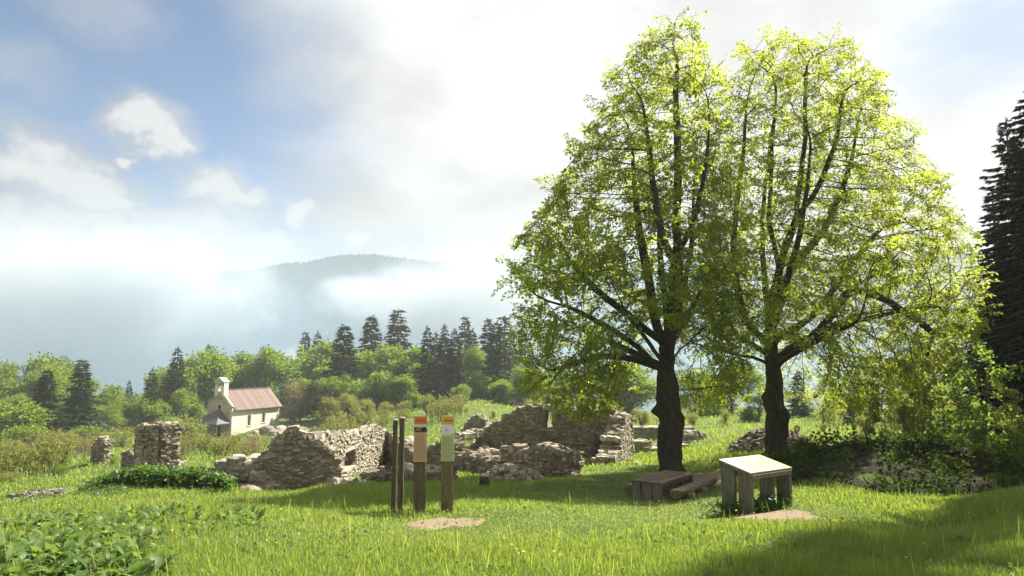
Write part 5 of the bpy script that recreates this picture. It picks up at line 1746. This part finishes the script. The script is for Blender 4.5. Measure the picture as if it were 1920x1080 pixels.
M['pic_lilac'] = pic_mat('flower picture', [(.36, (.50, .30, .55)), (.46, (.75, .72, .78)), (.62, (.80, .80, .78)), (.72, (.55, .40, .62))], 16)
sign_post('square wooden sign post with orange heading and tan text panel', 786, 790.5, 959, 779, 11.4, (M['print_orange'], M['ink_red'], M['ink_tan']), M['print_tan'], M['pic_sepia'], (.245, .36))
sign_post('square wooden sign post with yellow heading and pale green text panel', 838, 840, 959, 779, 11.35, (M['print_yellow'], M['ink_brown'], M['ink_green']), M['print_green'], M['pic_lilac'], (.19, .42))

def pole(label, bx, tx, tpy, depth, r, seed):
    b = pix(bx, 962, depth); t = pix(tx, tpy, depth); gz = h1(b.x, depth)
    Hh = t.z - gz
    root = empty('wooden_pole', (b.x, depth, gz)); tag(root, label, 'pole', 'pair of wooden poles')
    root.rotation_euler = (0, math.atan2(t.x - b.x, Hh) * .5, 0)
    rng = np.random.default_rng(seed)
    zs = np.linspace(-.3, Hh - .02, 14)
    path = np.stack([rng.normal(0, .003, 14), rng.normal(0, .003, 14), zs], -1)
    v, f = tube_vf(path, r * (1.04 - .06 * np.linspace(0, 1, 14)) * rng.uniform(.97, 1.03, 14), 14)
    me = np_mesh('shaft', v, [f], smooth=True); me.materials.append(M['pole_wood']); link_mesh('shaft', me, None, root)
    bm = bmesh.new()
    rr = [[bm.verts.new((q * r * math.cos(a), q * r * math.sin(a), z)) for a in np.arange(14) / 14 * 6.283] for q, z in ((.985, Hh - .022), (.985, Hh - .006), (.86, Hh), (.3, Hh + .002))]
    for a, b_ in zip(rr, rr[1:]):
        for i in range(14): bm.faces.new((a[i], a[(i + 1) % 14], b_[(i + 1) % 14], b_[i]))
    bm.faces.new(rr[-1])
    bm_obj('sawn_top', bm, M['cut_wood'], root)
pole('left, slightly shorter pole of the wooden pair with a pale sawn top', 737.5, 743.5, 786, 11.3, .042, 1)
pole('right, slightly taller pole of the wooden pair beside the orange-topped sign', 750.5, 755.5, 782, 11.5, .044, 2)

# ---- orientation table
def plank(bm, c, s, rot, rng, bev=.006):
    bm_box(bm, c, s, rot, bev, .003, rng)
def orientation_table():
    dep = (10.9, 11.42, 12.0, 11.48)
    T = [pix(1408, 887, dep[0]), pix(1362.5, 861.5, dep[1]), pix(1436, 852, dep[2]), pix(1483.5, 875.5, dep[3])]
    # square it up: plan frame from front corner
    F_, L_, R_ = T[0], T[1], T[3]
    a = Vector((R_.x - F_.x, R_.y - F_.y, 0)); la = a.length; a.normalize()
    b = Vector((-a.y, a.x, 0)); lb = .60
    gz = min(h1(F_.x, F_.y), h1(R_.x, R_.y))
    rz = math.atan2(a.y, a.x)
    root = empty('orientation_table', (F_.x, F_.y, gz), rz)
    tag(root, 'slant-topped wooden orientation table with pale map board standing on bare earth', 'table')
    hF = F_.z - gz; hL = L_.z - gz
    rng = np.random.default_rng(12)
    tilt = math.atan2(hL - hF, lb)
    rot = Euler((tilt, 0, 0)).to_matrix()
    mid = Vector((la / 2, lb / 2, (hF + hL) / 2))
    nrm = rot @ Vector((0, 0, 1))
    bm = bmesh.new(); bm_box(bm, mid - nrm * .035, (la + .03, lb / math.cos(tilt) + .03, .05), rot, .008, .003, rng); bm_obj('top_board', bm, M['plank_v'], root)
    bm = bmesh.new(); bm_box(bm, mid - nrm * .003, (la + .02, lb / math.cos(tilt) + .02, .014), rot, .002)
    mp = bm_obj('map_panel', bm, M['map'], root)
    # faint raised frame strip along the front edge of the board
    for s, nm in ((0, 'edge_strip'), (1, 'edge_strip')):
        bm = bmesh.new(); c = Vector((la / 2, -.008 if s == 0 else lb + .008, (hF if s == 0 else hL) - .068)); bm_box(bm, c, (la - .02, .03, .07), None, .004, .002, rng); bm_obj(nm, bm, M['plank_v'], root)
    def hz(y): return hF + (hL - hF) * y / lb - .066
    # two upright planks at each end
    for x in (.03, la - .03):
        for (y0, y1) in ((.0, .255), (.325, .59)):
            bm = bmesh.new()
            n = len(bm.verts)
            plank(bm, (x, (y0 + y1) / 2, (hz(y0) - .2) / 2), (.06, y1 - y0, hz(y0) + .2), None, rng)
            for v in bm.verts:
                if v.co.z > .2: v.co.z += (v.co.y - y0) * (hL - hF) / lb
            bm_obj('leg_plank', bm, M['plank_v'], root)
    for y in (.05,):
        bm = bmesh.new(); plank(bm, (la / 2, y + .27, hz(.32) - .05), (la - .13, .05, .10), None, rng); bm_obj('rail', bm, M['plank_v'], root)
def map_col(N):
    p = objco(N)
    n = N.noise(p, 3.2, 5, .6, .6)
    c = N.ramp(n, [(.3, (.36, .31, .19)), (.45, (.47, .42, .30)), (.55, (.40, .30, .18)), (.7, (.48, .45, .34))])
    # a paler white sheet covers the left corner of the board, cut on the diagonal
    s = N.n('ShaderNodeSeparateXYZ'); N.t.links.new(p, s.inputs[0])
    f = N.smooth(N.m('SUBTRACT', N.m('MULTIPLY', s.outputs[0], 1.0), N.m('ADD', N.m('MULTIPLY', s.outputs[1], .55), .05)), -.01, .03, 1.0, 0.0)
    return N.mix(f, c, (.52, .51, .47)), None
M['map'] = rough_mat('printed map board', map_col, .95)
orientation_table()

# ---- picnic table and log benches
def picnic():
    F_ = pix(1240.7, 905.8, 14.5); gz = h1(F_.x, F_.y)
    rz = -.66
    top = F_.z - gz
    root = empty('picnic_table', (F_.x, F_.y, gz), rz)
    tag(root, 'low weathered plank table with boarded ends beside the left lime', 'table')
    rng = np.random.default_rng(21)
    Lg, Wd, n = 1.66, .72, 4
    for k in range(n):
        w = Wd / n
        bm = bmesh.new(); plank(bm, (-w * (k + .5), Lg / 2 + rng.uniform(-.01, .01), top - .022), (w - .032, Lg + .03, .045), Euler((0, rng.uniform(-.01, .01), 0)).to_matrix(), rng); bm_obj('top_plank', bm, M['plank_h'], root)
    for y in (.035, Lg - .035):
        for k in range(3):
            w = Wd / 3
            bm = bmesh.new(); plank(bm, (-w * (k + .5), y, (top - .047 - .3) / 2), (w - .028, .055, top - .047 + .3), None, rng); bm_obj('end_plank', bm, M['plank_v'], root)
    for x in (-.12, -Wd + .12):
        bm = bmesh.new(); plank(bm, (x, Lg / 2, top - .095), (.06, Lg - .13, .09), None, rng); bm_obj('rail', bm, M['plank_h'], root)
def half_log(label, near, far, r, h_top, seed, supports):
    """split log bench: flat on top, round beneath, on short cross logs"""
    a = Vector((near[0], near[1], 0)); b = Vector((far[0], far[1], 0))
    d = (b - a); L = d.length
    rz = math.atan2(d.y, d.x) - math.pi / 2
    gz = h1(a.x, a.y); gz2 = h1(b.x, b.y)
    root = empty('log_bench', (a.x, a.y, gz), rz); tag(root, label, 'bench', 'split log benches')
    rng = np.random.default_rng(seed)
    na, ns = 16, 12
    V = []
    for i in range(ns + 1):
        y = L * i / ns
        z0 = h_top + (gz2 - gz) * i / ns * .6
        for k in range(na):
            t = k / na * 2 * math.pi
            x = r * math.cos(t); z = r * math.sin(t)
            q = 1 + .05 * math.sin(3 * t + i * .4) + rng.normal(0, .015)
            x *= q; z *= q
            if z > .30 * r: z = .30 * r + (z - .30 * r) * .10 + rng.normal(0, .004)
            V.append((x, y + rng.normal(0, .006), z0 - .34 * r + z))
    idx = np.arange((ns + 1) * na).reshape(ns + 1, na)
    Fq = np.stack([idx[:-1], np.roll(idx[:-1], -1, 1), np.roll(idx[1:], -1, 1), idx[1:]], -1).reshape(-1, 4)
    me = bpy.data.meshes.new('seat_log')
    faces = [tuple(f) for f in Fq] + [tuple(idx[0][::-1]), tuple(idx[-1])]
    me.from_pydata(V, [], faces); me.materials.append(M['log'])
    for p in me.polygons: p.use_smooth = len(p.vertices) == 4
    link_mesh('seat_log', me, None, root)
    for (y, rr) in supports:
        zc = rr * .75 + (gz2 - gz) * y / L
        path = [(-.26, y, zc), (0, y + .01, zc), (.26, y, zc)]
        v, f = tube_vf(path, [rr, rr * 1.04, rr * .97], 12)
        me = bpy.data.meshes.new('support_log')
        me.from_pydata([tuple(x) for x in v], [], [tuple(q) for q in f] + [tuple(range(12))[::-1], tuple(range(24, 36))]); me.materials.append(M['log'])
        for p in me.polygons: p.use_smooth = len(p.vertices) == 4
        link_mesh('support_log', me, None, root)
picnic()
n_, f_ = pix(1266, 922, 14.2), pix(1336, 908, 15.8)
half_log('split log bench resting on two short logs, right of the low plank table', (n_.x, n_.y), (f_.x, f_.y), .125, .22, 5, ((.42, .075), (1.15, .075)))
n_, f_ = pix(1184, 909, 15.4), pix(1232, 895, 17.2)
half_log('split log bench mostly hidden behind the left side of the low plank table', (n_.x, n_.y), (f_.x, f_.y), .17, .22, 6, ((.5, .07), (1.2, .07)))

# ---- round prohibition sign
def road_sign():
    c = pix(1494, 804, 29.5); gz = h1(c.x, c.y)
    root = empty('road_sign', (c.x, c.y, gz), R(8)); tag(root, 'small round white sign with red border on a thin grey pole', 'sign')
    Hh = c.z - gz
    v, f = tube_vf([(0, .02, -.3), (0, .02, Hh + .1)], [.024, .024], 10)
    me = np_mesh('sign_pole', v, [f], smooth=True); me.materials.append(simple('grey metal', (.22, .23, .24), .5, .6)); link_mesh('sign_pole', me, None, root)
    def disc(nm, r0, r1, y, t, mat):
        bm = bmesh.new(); k = 28
        a_ = np.arange(k) / k * 6.2832
        f0 = [bm.verts.new((r1 * math.cos(t_), y, Hh + r1 * math.sin(t_))) for t_ in a_]
        b0 = [bm.verts.new((r1 * math.cos(t_), y + t, Hh + r1 * math.sin(t_))) for t_ in a_]
        for i in range(k): bm.faces.new((f0[i], b0[i], b0[(i + 1) % k], f0[(i + 1) % k]))
        if r0 > 0:
            i0 = [bm.verts.new((r0 * math.cos(t_), y, Hh + r0 * math.sin(t_))) for t_ in a_]
            for i in range(k): bm.faces.new((f0[i], f0[(i + 1) % k], i0[(i + 1) % k], i0[i]))
            i1 = [bm.verts.new((r0 * math.cos(t_), y + t, Hh + r0 * math.sin(t_))) for t_ in a_]
            for i in range(k):
                bm.faces.new((i0[i], i0[(i + 1) % k], i1[(i + 1) % k], i1[i])); bm.faces.new((b0[i], i1[i], i1[(i + 1) % k], b0[(i + 1) % k]))
        else:
            bm.faces.new(f0); bm.faces.new(b0[::-1])
        bm_obj(nm, bm, mat, root)
    disc('sign_face', 0, .135, -.012, .008, simple('white sign', (.78, .72, .70), .5))
    disc('red_border', .098, .145, -.018, .016, simple('red sign border', (.38, .05, .045), .5))
road_sign()

# a mossy fallen branch on the bank
v, f = tube_vf([pix(1835, 918, 13.2), pix(1812, 935, 12.9), pix(1800, 945, 12.7), pix(1792, 962, 12.4)], [.018, .03, .035, .028], 7)
me = np_mesh('fallen_branch', v, [f], smooth=True); me.materials.append(rough_mat('mossy branch', lambda N: ((.11, .10, .045), None), .95))
tag(link_mesh('fallen_branch', me), 'mossy bent branch lying on the dark bank', 'branch')
# ------------------------------------------------------------------ grass and ground cover
def patch_mask(x, y, grow=1.0):
    m = np.zeros(len(x), bool)
    for (cx, cy_, rx, ry) in PATCH:
        lim = np.random.default_rng(int(cx * 100) + 999).uniform(.30, 1.15, len(x)) + .25 * _vnoise(x, y, 7.0, 2.0)
        m |= ((x - cx) / (rx * grow)) ** 2 + ((y - cy_) / (ry * grow)) ** 2 < lim
    return m
BLOCK = []          # plan footprints that carry no grass: (x, y, r)
for o in COL.objects:
    if o.parent is None and o.name.split('.')[0] in ('picnic_table', 'orientation_table', 'lime_tree', 'sign_post', 'stone_heap'):
        BLOCK.append((o.location.x, o.location.y, {'lime_tree': .42, 'sign_post': .13, 'stone_heap': 1.3}.get(o.name.split('.')[0], .05)))

def in_bank(x, y):
    cy_ = 17.4 - 2.2 * np.clip((x - 5.6) / 9.0, 0, 1.6)
    fr = -3.2 * np.clip((x - 6.3) / 2.2, .35, 1)
    return (x > 6.7) & (y > cy_ + fr) & (y < cy_ + 2.4)

def gaussz(x, y, cx, cy_, sx, sy): return np.exp(-((x - cx) / sx) ** 2 - ((y - cy_) / sy) ** 2)

def grass(name, label, n, seed, dmin, dmax, tall, ang=44):
    rng = np.random.default_rng(seed)
    d = np.exp(rng.uniform(math.log(dmin), math.log(dmax), n))
    th = R(ang) * rng.uniform(-1, 1, n)
    x, y = d * np.sin(th), d * np.cos(th)
    keep = ~patch_mask(x, y, .92) & ~in_bank(x, y)
    for (bx, by, br) in BLOCK: keep &= (x - bx) ** 2 + (y - by) ** 2 > br * br
    worn = np.clip(gaussz(x, y, -.6, 9.6, 1.6, 1.3) + gaussz(x, y, 1.2, 10.5, 2.0, 1.6) + gaussz(x, y, 3.2, 13.6, 2.2, 2.4) + gaussz(x, y, 4.3, 10.6, 1.3, 1.0)
                   + gaussz(x, y, 2.4, 17.5, 2.6, 3.5) + .8 * gaussz(x, y, -5.2, 14.2, 2.6, 1.1) + .5 * gaussz(x, y, -2.2, 8.2, 1.2, 1.0) + .9 * gaussz(x, y, 4.5, 24, 3, 6), 0, 1)
    clump = .5 + .5 * _vnoise(x, y, 2.3, 6.0) + .35 * _vnoise(x, y, 6.5, 2.0)
    hgt = (.028 + .072 * (1 - worn) * np.clip(.55 + .7 * clump, .2, 1.6)) * rng.uniform(.55, 1.25, n)
    hgt *= 1 + .55 * gaussz(x, y, -2.8, 15, 2.4, 3.0)
    if tall: 
        hgt = rng.uniform(.15, .30, n) * (1 - .75 * worn)
        keep &= (clump > .55) & (worn < .35)
    keep &= rng.uniform(size=len(x)) > .45 * worn
    x, y, d, hgt, worn, clump = (q[keep] for q in (x, y, d, hgt, worn, clump))
    n = len(x)
    z = H(x, y)
    w = np.maximum(.0042, .00062 * d) * rng.uniform(.7, 1.5, n)
    a = rng.uniform(0, 6.283, n)
    lean = rng.uniform(.1, .75, n) * hgt * (1 + .8 * worn)
    wind = rng.normal(0, .25, n)
    la = a + math.pi / 2 + wind
    sx, sy = np.cos(a) * w / 2, np.sin(a) * w / 2
    V = np.empty((n, 5, 3), np.float32)
    V[:, 0] = np.stack([x - sx, y - sy, z - .01], -1); V[:, 1] = np.stack([x + sx, y + sy, z - .01], -1)
    mx, my = x + np.cos(la) * lean * .35, y + np.sin(la) * lean * .35
    V[:, 2] = np.stack([mx + sx * .8, my + sy * .8, z + hgt * .6], -1); V[:, 3] = np.stack([mx - sx * .8, my - sy * .8, z + hgt * .6], -1)
    V[:, 4] = np.stack([x + np.cos(la) * lean, y + np.sin(la) * lean, z + hgt * rng.uniform(.85, 1.0, n)], -1)
    b = (np.arange(n) * 5)[:, None]
    F4 = b + np.array([[0, 1, 2, 3]]); F3 = b + np.array([[3, 2, 4]])
    hue = np.clip(rng.normal(.38, .20, n) + .32 * worn + .30 * _vnoise(x, y, .8, 9.0) + .12 * _vnoise(x, y, 3.4, 3.0) + .1 * (clump - .5), 0, .84)
    dry = rng.uniform(size=n) < .03 + .08 * worn
    hue[dry] = rng.uniform(.9, 1, dry.sum())
    me = np_mesh(name, V.reshape(-1, 3), [F4, F3], rnd=np.repeat(hue, 5)); me.materials.append(M['grass'])
    o = link_mesh(name, me); tag(o, label, 'grass', None, 'stuff')
grass('meadow_grass', 'short sunlit meadow grass covering the lawn', 560000, 1, 4.6, 36, False)
grass('tall_grass', 'taller grass blades growing in clumps over the lawn', 12000, 2, 4.6, 24, True)

def cover(name, label, x, y, zoff, L, aspect, mat, seed, upright=.5, fold=.2, cat='plants', segs=1, hue=(.45, .22)):
    rng = np.random.default_rng(seed)
    n = len(x)
    z = H(x, y) + zoff
    D = rand_dirs(rng, n) * [1, 1, .4] + np.array([0, 0, 1]) * upright
    Nn = np.array([0, 0, 1.0]) + rng.normal(0, .35, (n, 3))
    v, f = leaf_arrays(np.stack([x, y, z], -1), D, Nn, L, L * aspect, fold)
    me = np_mesh(name, v, [f], rnd=np.repeat(np.clip(rng.normal(hue[0], hue[1], n), 0, 1), 4)); me.materials.append(mat)
    return tag(link_mesh(name, me), label, cat, None, 'stuff')

rng = np.random.default_rng(90)
def region(n, pxr, dr, fn=None):
    px = rng.uniform(*pxr, n); d = np.exp(rng.uniform(math.log(dr[0]), math.log(dr[1]), n))
    x = (px - 960) / FOCAL * d
    if fn is not None:
        k = fn(x, d, px); x, d = x[k], d[k]
    return x, d
# broad-leaved herbs: rosettes of long curved leaves at the lower left
def rosettes(name, label, x, y, mat, seed, Lr, nl, up, cat):
    rg = np.random.default_rng(seed)
    n = len(x); z = H(x, y)
    V, F, rn, k0 = [], [], [], 0
    for i in range(n):
        m = rg.integers(*nl)
        s = rg.uniform(*Lr)
        for j in range(m):
            a = rg.uniform(0, 6.283); L = s * rg.uniform(.7, 1.2); w = L * rg.uniform(.26, .40)
            e0 = rg.uniform(up * .6, up * 1.5)
            out = np.array([math.cos(a), math.sin(a), 0]); lat = np.array([-math.sin(a), math.cos(a), 0])
            p = np.array([x[i], y[i], z[i] + .01]) + out * .01
            pts = [p]
            el = e0
            for q in range(4):
                p = p + (out * math.cos(el) + np.array([0, 0, math.sin(el)])) * L / 4
                pts.append(p); el -= rg.uniform(.2, .5)
            ws = [.18, .75, 1.0, .7, 0.0]
            rows = []
            for q, (pt, wv) in enumerate(zip(pts, ws)):
                if wv == 0: V.append(pt); rows.append([k0]); k0 += 1
                else:
                    lift = np.array([0, 0, .12 * w * wv])
                    V += [pt - lat * w * wv / 2 + lift, pt, pt + lat * w * wv / 2 + lift]; rows.append([k0, k0 + 1, k0 + 2]); k0 += 3
            for r0, r1 in zip(rows, rows[1:]):
                if len(r1) == 3:
                    F += [(r0[0], r0[1], r1[1]), (r0[0], r1[1], r1[0]), (r0[1], r0[2], r1[2]), (r0[1], r1[2], r1[1])]
                else: F += [(r0[0], r0[1], r1[0]), (r0[1], r0[2], r1[0])]
            rn += [min(1, max(0, rg.normal(.5, .22)))] * 13
    me = np_mesh(name, np.array(V), [np.array(F)], smooth=True, rnd=np.array(rn)); me.materials.append(mat)
    tag(link_mesh(name, me), label, cat, None, 'stuff')
x, y = region(900, (-90, 520), (5.6, 11.0), lambda x, d, px: (rng.uniform(size=len(x)) < np.clip(1.25 - (px - 40) / 430 * .9, .12, 1)) & (_vnoise(x, d, 1.6, 3.0) > -.45) & ((px < 330) | (d > 8.2)))
rosettes('broadleaf_herbs', 'broad pale-ribbed herb leaves crowding the lower left of the meadow', x, y, M['herb'], 4, (.11, .24), (4, 9), 1.0, 'plants')
x, y = region(150, (1120, 2000), (5.6, 8.5), lambda x, d, px: _vnoise(x, d, 1.9, 8.0) > .15)
rosettes('low_herbs', 'low broad-leaved herbs in the shaded foreground at the right', x, y, M['herb'], 5, (.09, .17), (4, 8), .7, 'plants')
# nettles along the lawn edge on the left
xs = rng.uniform(0, 1, 15000); 
px = np.interp(xs, [0, .3, .6, 1], [175, 255, 330, 450]); dd = np.interp(xs, [0, .3, .6, 1], [20.5, 20.5, 19.2, 17.3]) + rng.normal(0, .55, 15000)
x = (px - 960) / FOCAL * dd; hgt = np.interp(xs, [0, .15, .4, .8, 1], [.15, .35, .55, .5, .3])
cover('nettle_bank', 'dense dark green nettles along the lawn edge beside the low broken wall', x, dd, hgt * rng.uniform(0, 1, 15000) ** .7, rng.uniform(.08, .17, 15000), .6, M['nettle'], 6, .25, hue=(.45, .32))
x, y = region(2600, (60, 260), (15.5, 19.0), lambda x, d, px: _vnoise(x, d, 1.9, 1.0) > .1)
cover('low_nettles', 'scattered low green weeds on the left lawn edge', x, y, rng.uniform(0, .16, len(x)), rng.uniform(.05, .10, len(x)), .6, M['nettle'], 7, .3)
# undergrowth of the shaded bank
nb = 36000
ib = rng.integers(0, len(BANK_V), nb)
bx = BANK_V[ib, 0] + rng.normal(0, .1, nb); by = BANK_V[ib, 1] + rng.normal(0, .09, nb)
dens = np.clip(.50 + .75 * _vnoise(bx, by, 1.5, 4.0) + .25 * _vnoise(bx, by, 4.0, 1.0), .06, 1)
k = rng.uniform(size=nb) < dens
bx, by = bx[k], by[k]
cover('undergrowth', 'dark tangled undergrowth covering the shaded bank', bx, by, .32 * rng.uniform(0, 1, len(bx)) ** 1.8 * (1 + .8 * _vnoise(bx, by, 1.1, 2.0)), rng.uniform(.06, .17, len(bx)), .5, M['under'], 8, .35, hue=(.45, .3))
# plants beneath the orientation table
tb = next(o for o in COL.objects if o.name.startswith('orientation_table'))
m = 900
lx, ly = rng.uniform(.05, 1.02, m), rng.uniform(-.05, .62, m)
ca, sa = math.cos(tb.rotation_euler.z), math.sin(tb.rotation_euler.z)
x, y = tb.location.x + lx * ca - ly * sa, tb.location.y + lx * sa + ly * ca
cover('weeds_under_table', 'leafy weeds growing beneath the orientation table', x, y, rng.uniform(0, .22, m) * (.4 + .6 * np.sin(lx * 5) ** 2), rng.uniform(.04, .09, m), .6, M['nettle'], 9, .3)
m = 500
x = tb.location.x + rng.normal(-.28, .18, m); y = tb.location.y + rng.normal(.35, .2, m)
cover('weeds_by_table', 'leafy weeds at the outer left foot of the orientation table', x, y, rng.uniform(0, .2, m), rng.uniform(.04, .08, m), .6, M['nettle'], 10, .3)
# weeds at the feet of the walls and on their tops
pts = []
for o in list(COL.objects):
    if o.parent is not None and o.parent.name.startswith(('ruined_wall', 'rubble_heap')) and o.name.startswith('stone'):
        w = o.parent.location + o.location
        if rng.uniform() < .16: pts.append((w.x, w.y, w.z))
pts = np.array(pts)
q = pts[rng.integers(0, len(pts), 7000)] + rng.normal(0, .10, (7000, 3)) * [1, .7, .7]
D = rand_dirs(rng, len(q)) * [1, 1, .5] + [0, -.2, .35]
v, f = leaf_arrays(q, D, np.array([0, -.3, 1.0]) + rng.normal(0, .4, (len(q), 3)), rng.uniform(.04, .09, len(q)), rng.uniform(.02, .05, len(q)), .2)
me = np_mesh('wall_weeds', v, [f], rnd=np.repeat(rng.uniform(.2, 1, len(q)), 4)); me.materials.append(M['nettle'])
tag(link_mesh('wall_weeds', me), 'small weeds and moss tufts rooted in the ruined walls', 'plants', None, 'stuff')
# meadow beyond the lawn: tufts as far as they can be told apart
n = 90000
d = np.exp(rng.uniform(math.log(24), math.log(130), n)); th = R(41) * rng.uniform(-1, 1, n)
x, y = d * np.sin(th), d * np.cos(th)
sz = .06 + .0030 * d
cover('meadow_tufts', 'grass tufts of the sloping meadow beyond the ruins', x, y, 0.0, sz * rng.uniform(.6, 1.4, n), .22, M['grass'], 11, 1.3, .1, 'grass', hue=(.55, .22))
# clover and plantain patches in the lawn
x, y = region(16000, (-40, 1960), (5.6, 17.0), lambda x, d, px: (_vnoise(x, d, 1.1, 5.0) + .5 * _vnoise(x, d, 3.3, 2.0) > .25) & ~in_bank(x, d))
cover('clover_patches', 'low dark clover and weed leaves in patches of the lawn', x, y, rng.uniform(.01, .08, len(x)), rng.uniform(.02, .055, len(x)), .8, M['herb'], 12, .35, .15, hue=(.3, .25))
x, y = region(900, (-40, 1960), (5.6, 16.0), lambda x, d, px: ~in_bank(x, d))
cover('dry_stalks', 'thin dry stalks standing in the grass', x, y, 0.0, rng.uniform(.15, .34, len(x)), .035, M['grass'], 13, 3.0, .05, hue=(.97, .05))
# yellow flowers
def flowers():
    fx, fy = region(120, (-40, 620), (6.5, 14)); f2x, f2y = region(9, (930, 1060), (5.9, 6.6)); f3x, f3y = region(14, (1100, 1900), (6, 9))
    x = np.concatenate([fx, f2x, f3x]); y = np.concatenate([fy, f2y, f3y]); n = len(x)
    z = H(x, y) + rng.uniform(.12, .26, n)
    k = 6; V, F = [], []
    for i in range(n):
        r = rng.uniform(.008, .014); b = len(V)
        t = rng.uniform(-.3, .3, 2)
        V.append((x[i], y[i], z[i] + .004))
        for j in range(k):
            a = j / k * 6.283; V.append((x[i] + r * math.cos(a), y[i] + r * math.sin(a), z[i] + t[0] * r * math.cos(a) + t[1] * r * math.sin(a) + .006))
        F += [(b, b + 1 + j, b + 1 + (j + 1) % k) for j in range(k)]
    me = np_mesh('yellow_flowers', np.array(V), [np.array(F)]); me.materials.append(M['flower'])
    tag(link_mesh('yellow_flowers', me), 'small yellow flowers dotted through the grass', 'flowers', None, 'stuff')
flowers()
# ------------------------------------------------------------------ air: haze and mist banks
def haze():
    bm = bmesh.new(); bmesh.ops.create_cube(bm, size=1.0)
    bmesh.ops.transform(bm, matrix=Matrix.Translation((0, -50, 17)) @ Matrix.Diagonal((2500, 2500, 258, 1)), verts=bm.verts)
    m, N = new_mat('haze air')
    v = N.n('ShaderNodeVolumePrincipled')
    v.inputs['Color'].default_value = (.90, .95, 1.0, 1)
    v.inputs['Density'].default_value = HAZE_DENSITY
    v.inputs['Anisotropy'].default_value = .2
    o = N.n('ShaderNodeOutputMaterial'); N.t.links.new(v.outputs[0], o.inputs['Volume'])
    h = bm_obj('haze', bm, m); tag(h, 'pale mountain haze filling the air', 'haze', None, 'stuff')
HAZE_DENSITY = .00042
haze()

def mist_mat(name, dens, scale):
    m, N = new_mat(name)
    p = N.n('ShaderNodeTexCoord').outputs['Object']         # unit sphere coordinates
    w = pos(N)
    nz = N.noise(w, scale, 5, .6, out='Color')
    pw = N.vm('ADD', p, N.vm('SCALE', N.vm('SUBTRACT', nz, (.5, .5, .5)), scale=1.5))
    r = N.vm('LENGTH', pw, out=1)
    f = N.smooth(r, .35, .95, 1.0, 0.0)
    v = N.n('ShaderNodeVolumePrincipled')
    v.inputs['Color'].default_value = (.74, .79, .84, 1)
    v.inputs['Anisotropy'].default_value = .2
    N.put(v.inputs['Density'], N.m('MULTIPLY', f, dens))
    o = N.n('ShaderNodeOutputMaterial'); N.t.links.new(v.outputs[0], o.inputs['Volume'])
    return m
MM = mist_mat('mist', .030, .022)
for (px, py, dp, sx, sy, sz, lab) in (
    (120, 555, 520, 190, 70, 60, 'large grey mist bank over the valley at the left'),
    (310, 545, 560, 66, 50, 50, 'mist bank hiding the left end of the mountain'),
    (760, 560, 540, 85, 50, 34, 'white mist bank over the right flank of the mountain'),
    (900, 600, 500, 100, 60, 62, 'bright mist bank behind the hazy conifer trio'),
    (570, 690, 420, 42, 40, 17, 'low mist tongue behind the light green trees'),
    (660, 540, 600, 40, 30, 13, 'wisp of mist crossing the middle of the mountain')):
    c = pix(px, py, dp)
    bm = bmesh.new(); bmesh.ops.create_icosphere(bm, subdivisions=3, radius=1.0)
    o = bm_obj('mist_bank', bm, MM)
    o.location = c; o.scale = (sx, sy, sz)
    tag(o, lab, 'mist', None, 'stuff')

def valley_mist():
    m, N = new_mat('valley mist air')
    p = N.n('ShaderNodeTexCoord').outputs['Object']
    nz = N.noise(pos(N), .006, 4, .55, out='Color')
    r = N.vm('LENGTH', N.vm('ADD', p, N.vm('SCALE', N.vm('SUBTRACT', nz, (.5, .5, .5)), scale=.5)), out=1)
    v = N.n('ShaderNodeVolumePrincipled')
    v.inputs['Color'].default_value = (.50, .74, 1.0, 1)
    N.put(v.inputs['Density'], N.smooth(r, .20, 1.0, .0027, 0.0))
    v.inputs['Anisotropy'].default_value = .2
    o = N.n('ShaderNodeOutputMaterial'); N.t.links.new(v.outputs[0], o.inputs['Volume'])
    bm = bmesh.new(); bmesh.ops.create_icosphere(bm, subdivisions=4, radius=1.0)
    o = bm_obj('valley_mist', bm, m); o.location = (-150, 500, -40); o.scale = (800, 290, 190)
    tag(o, 'thin bluish mist filling the valley in front of the mountain', 'mist', None, 'stuff')
valley_mist()
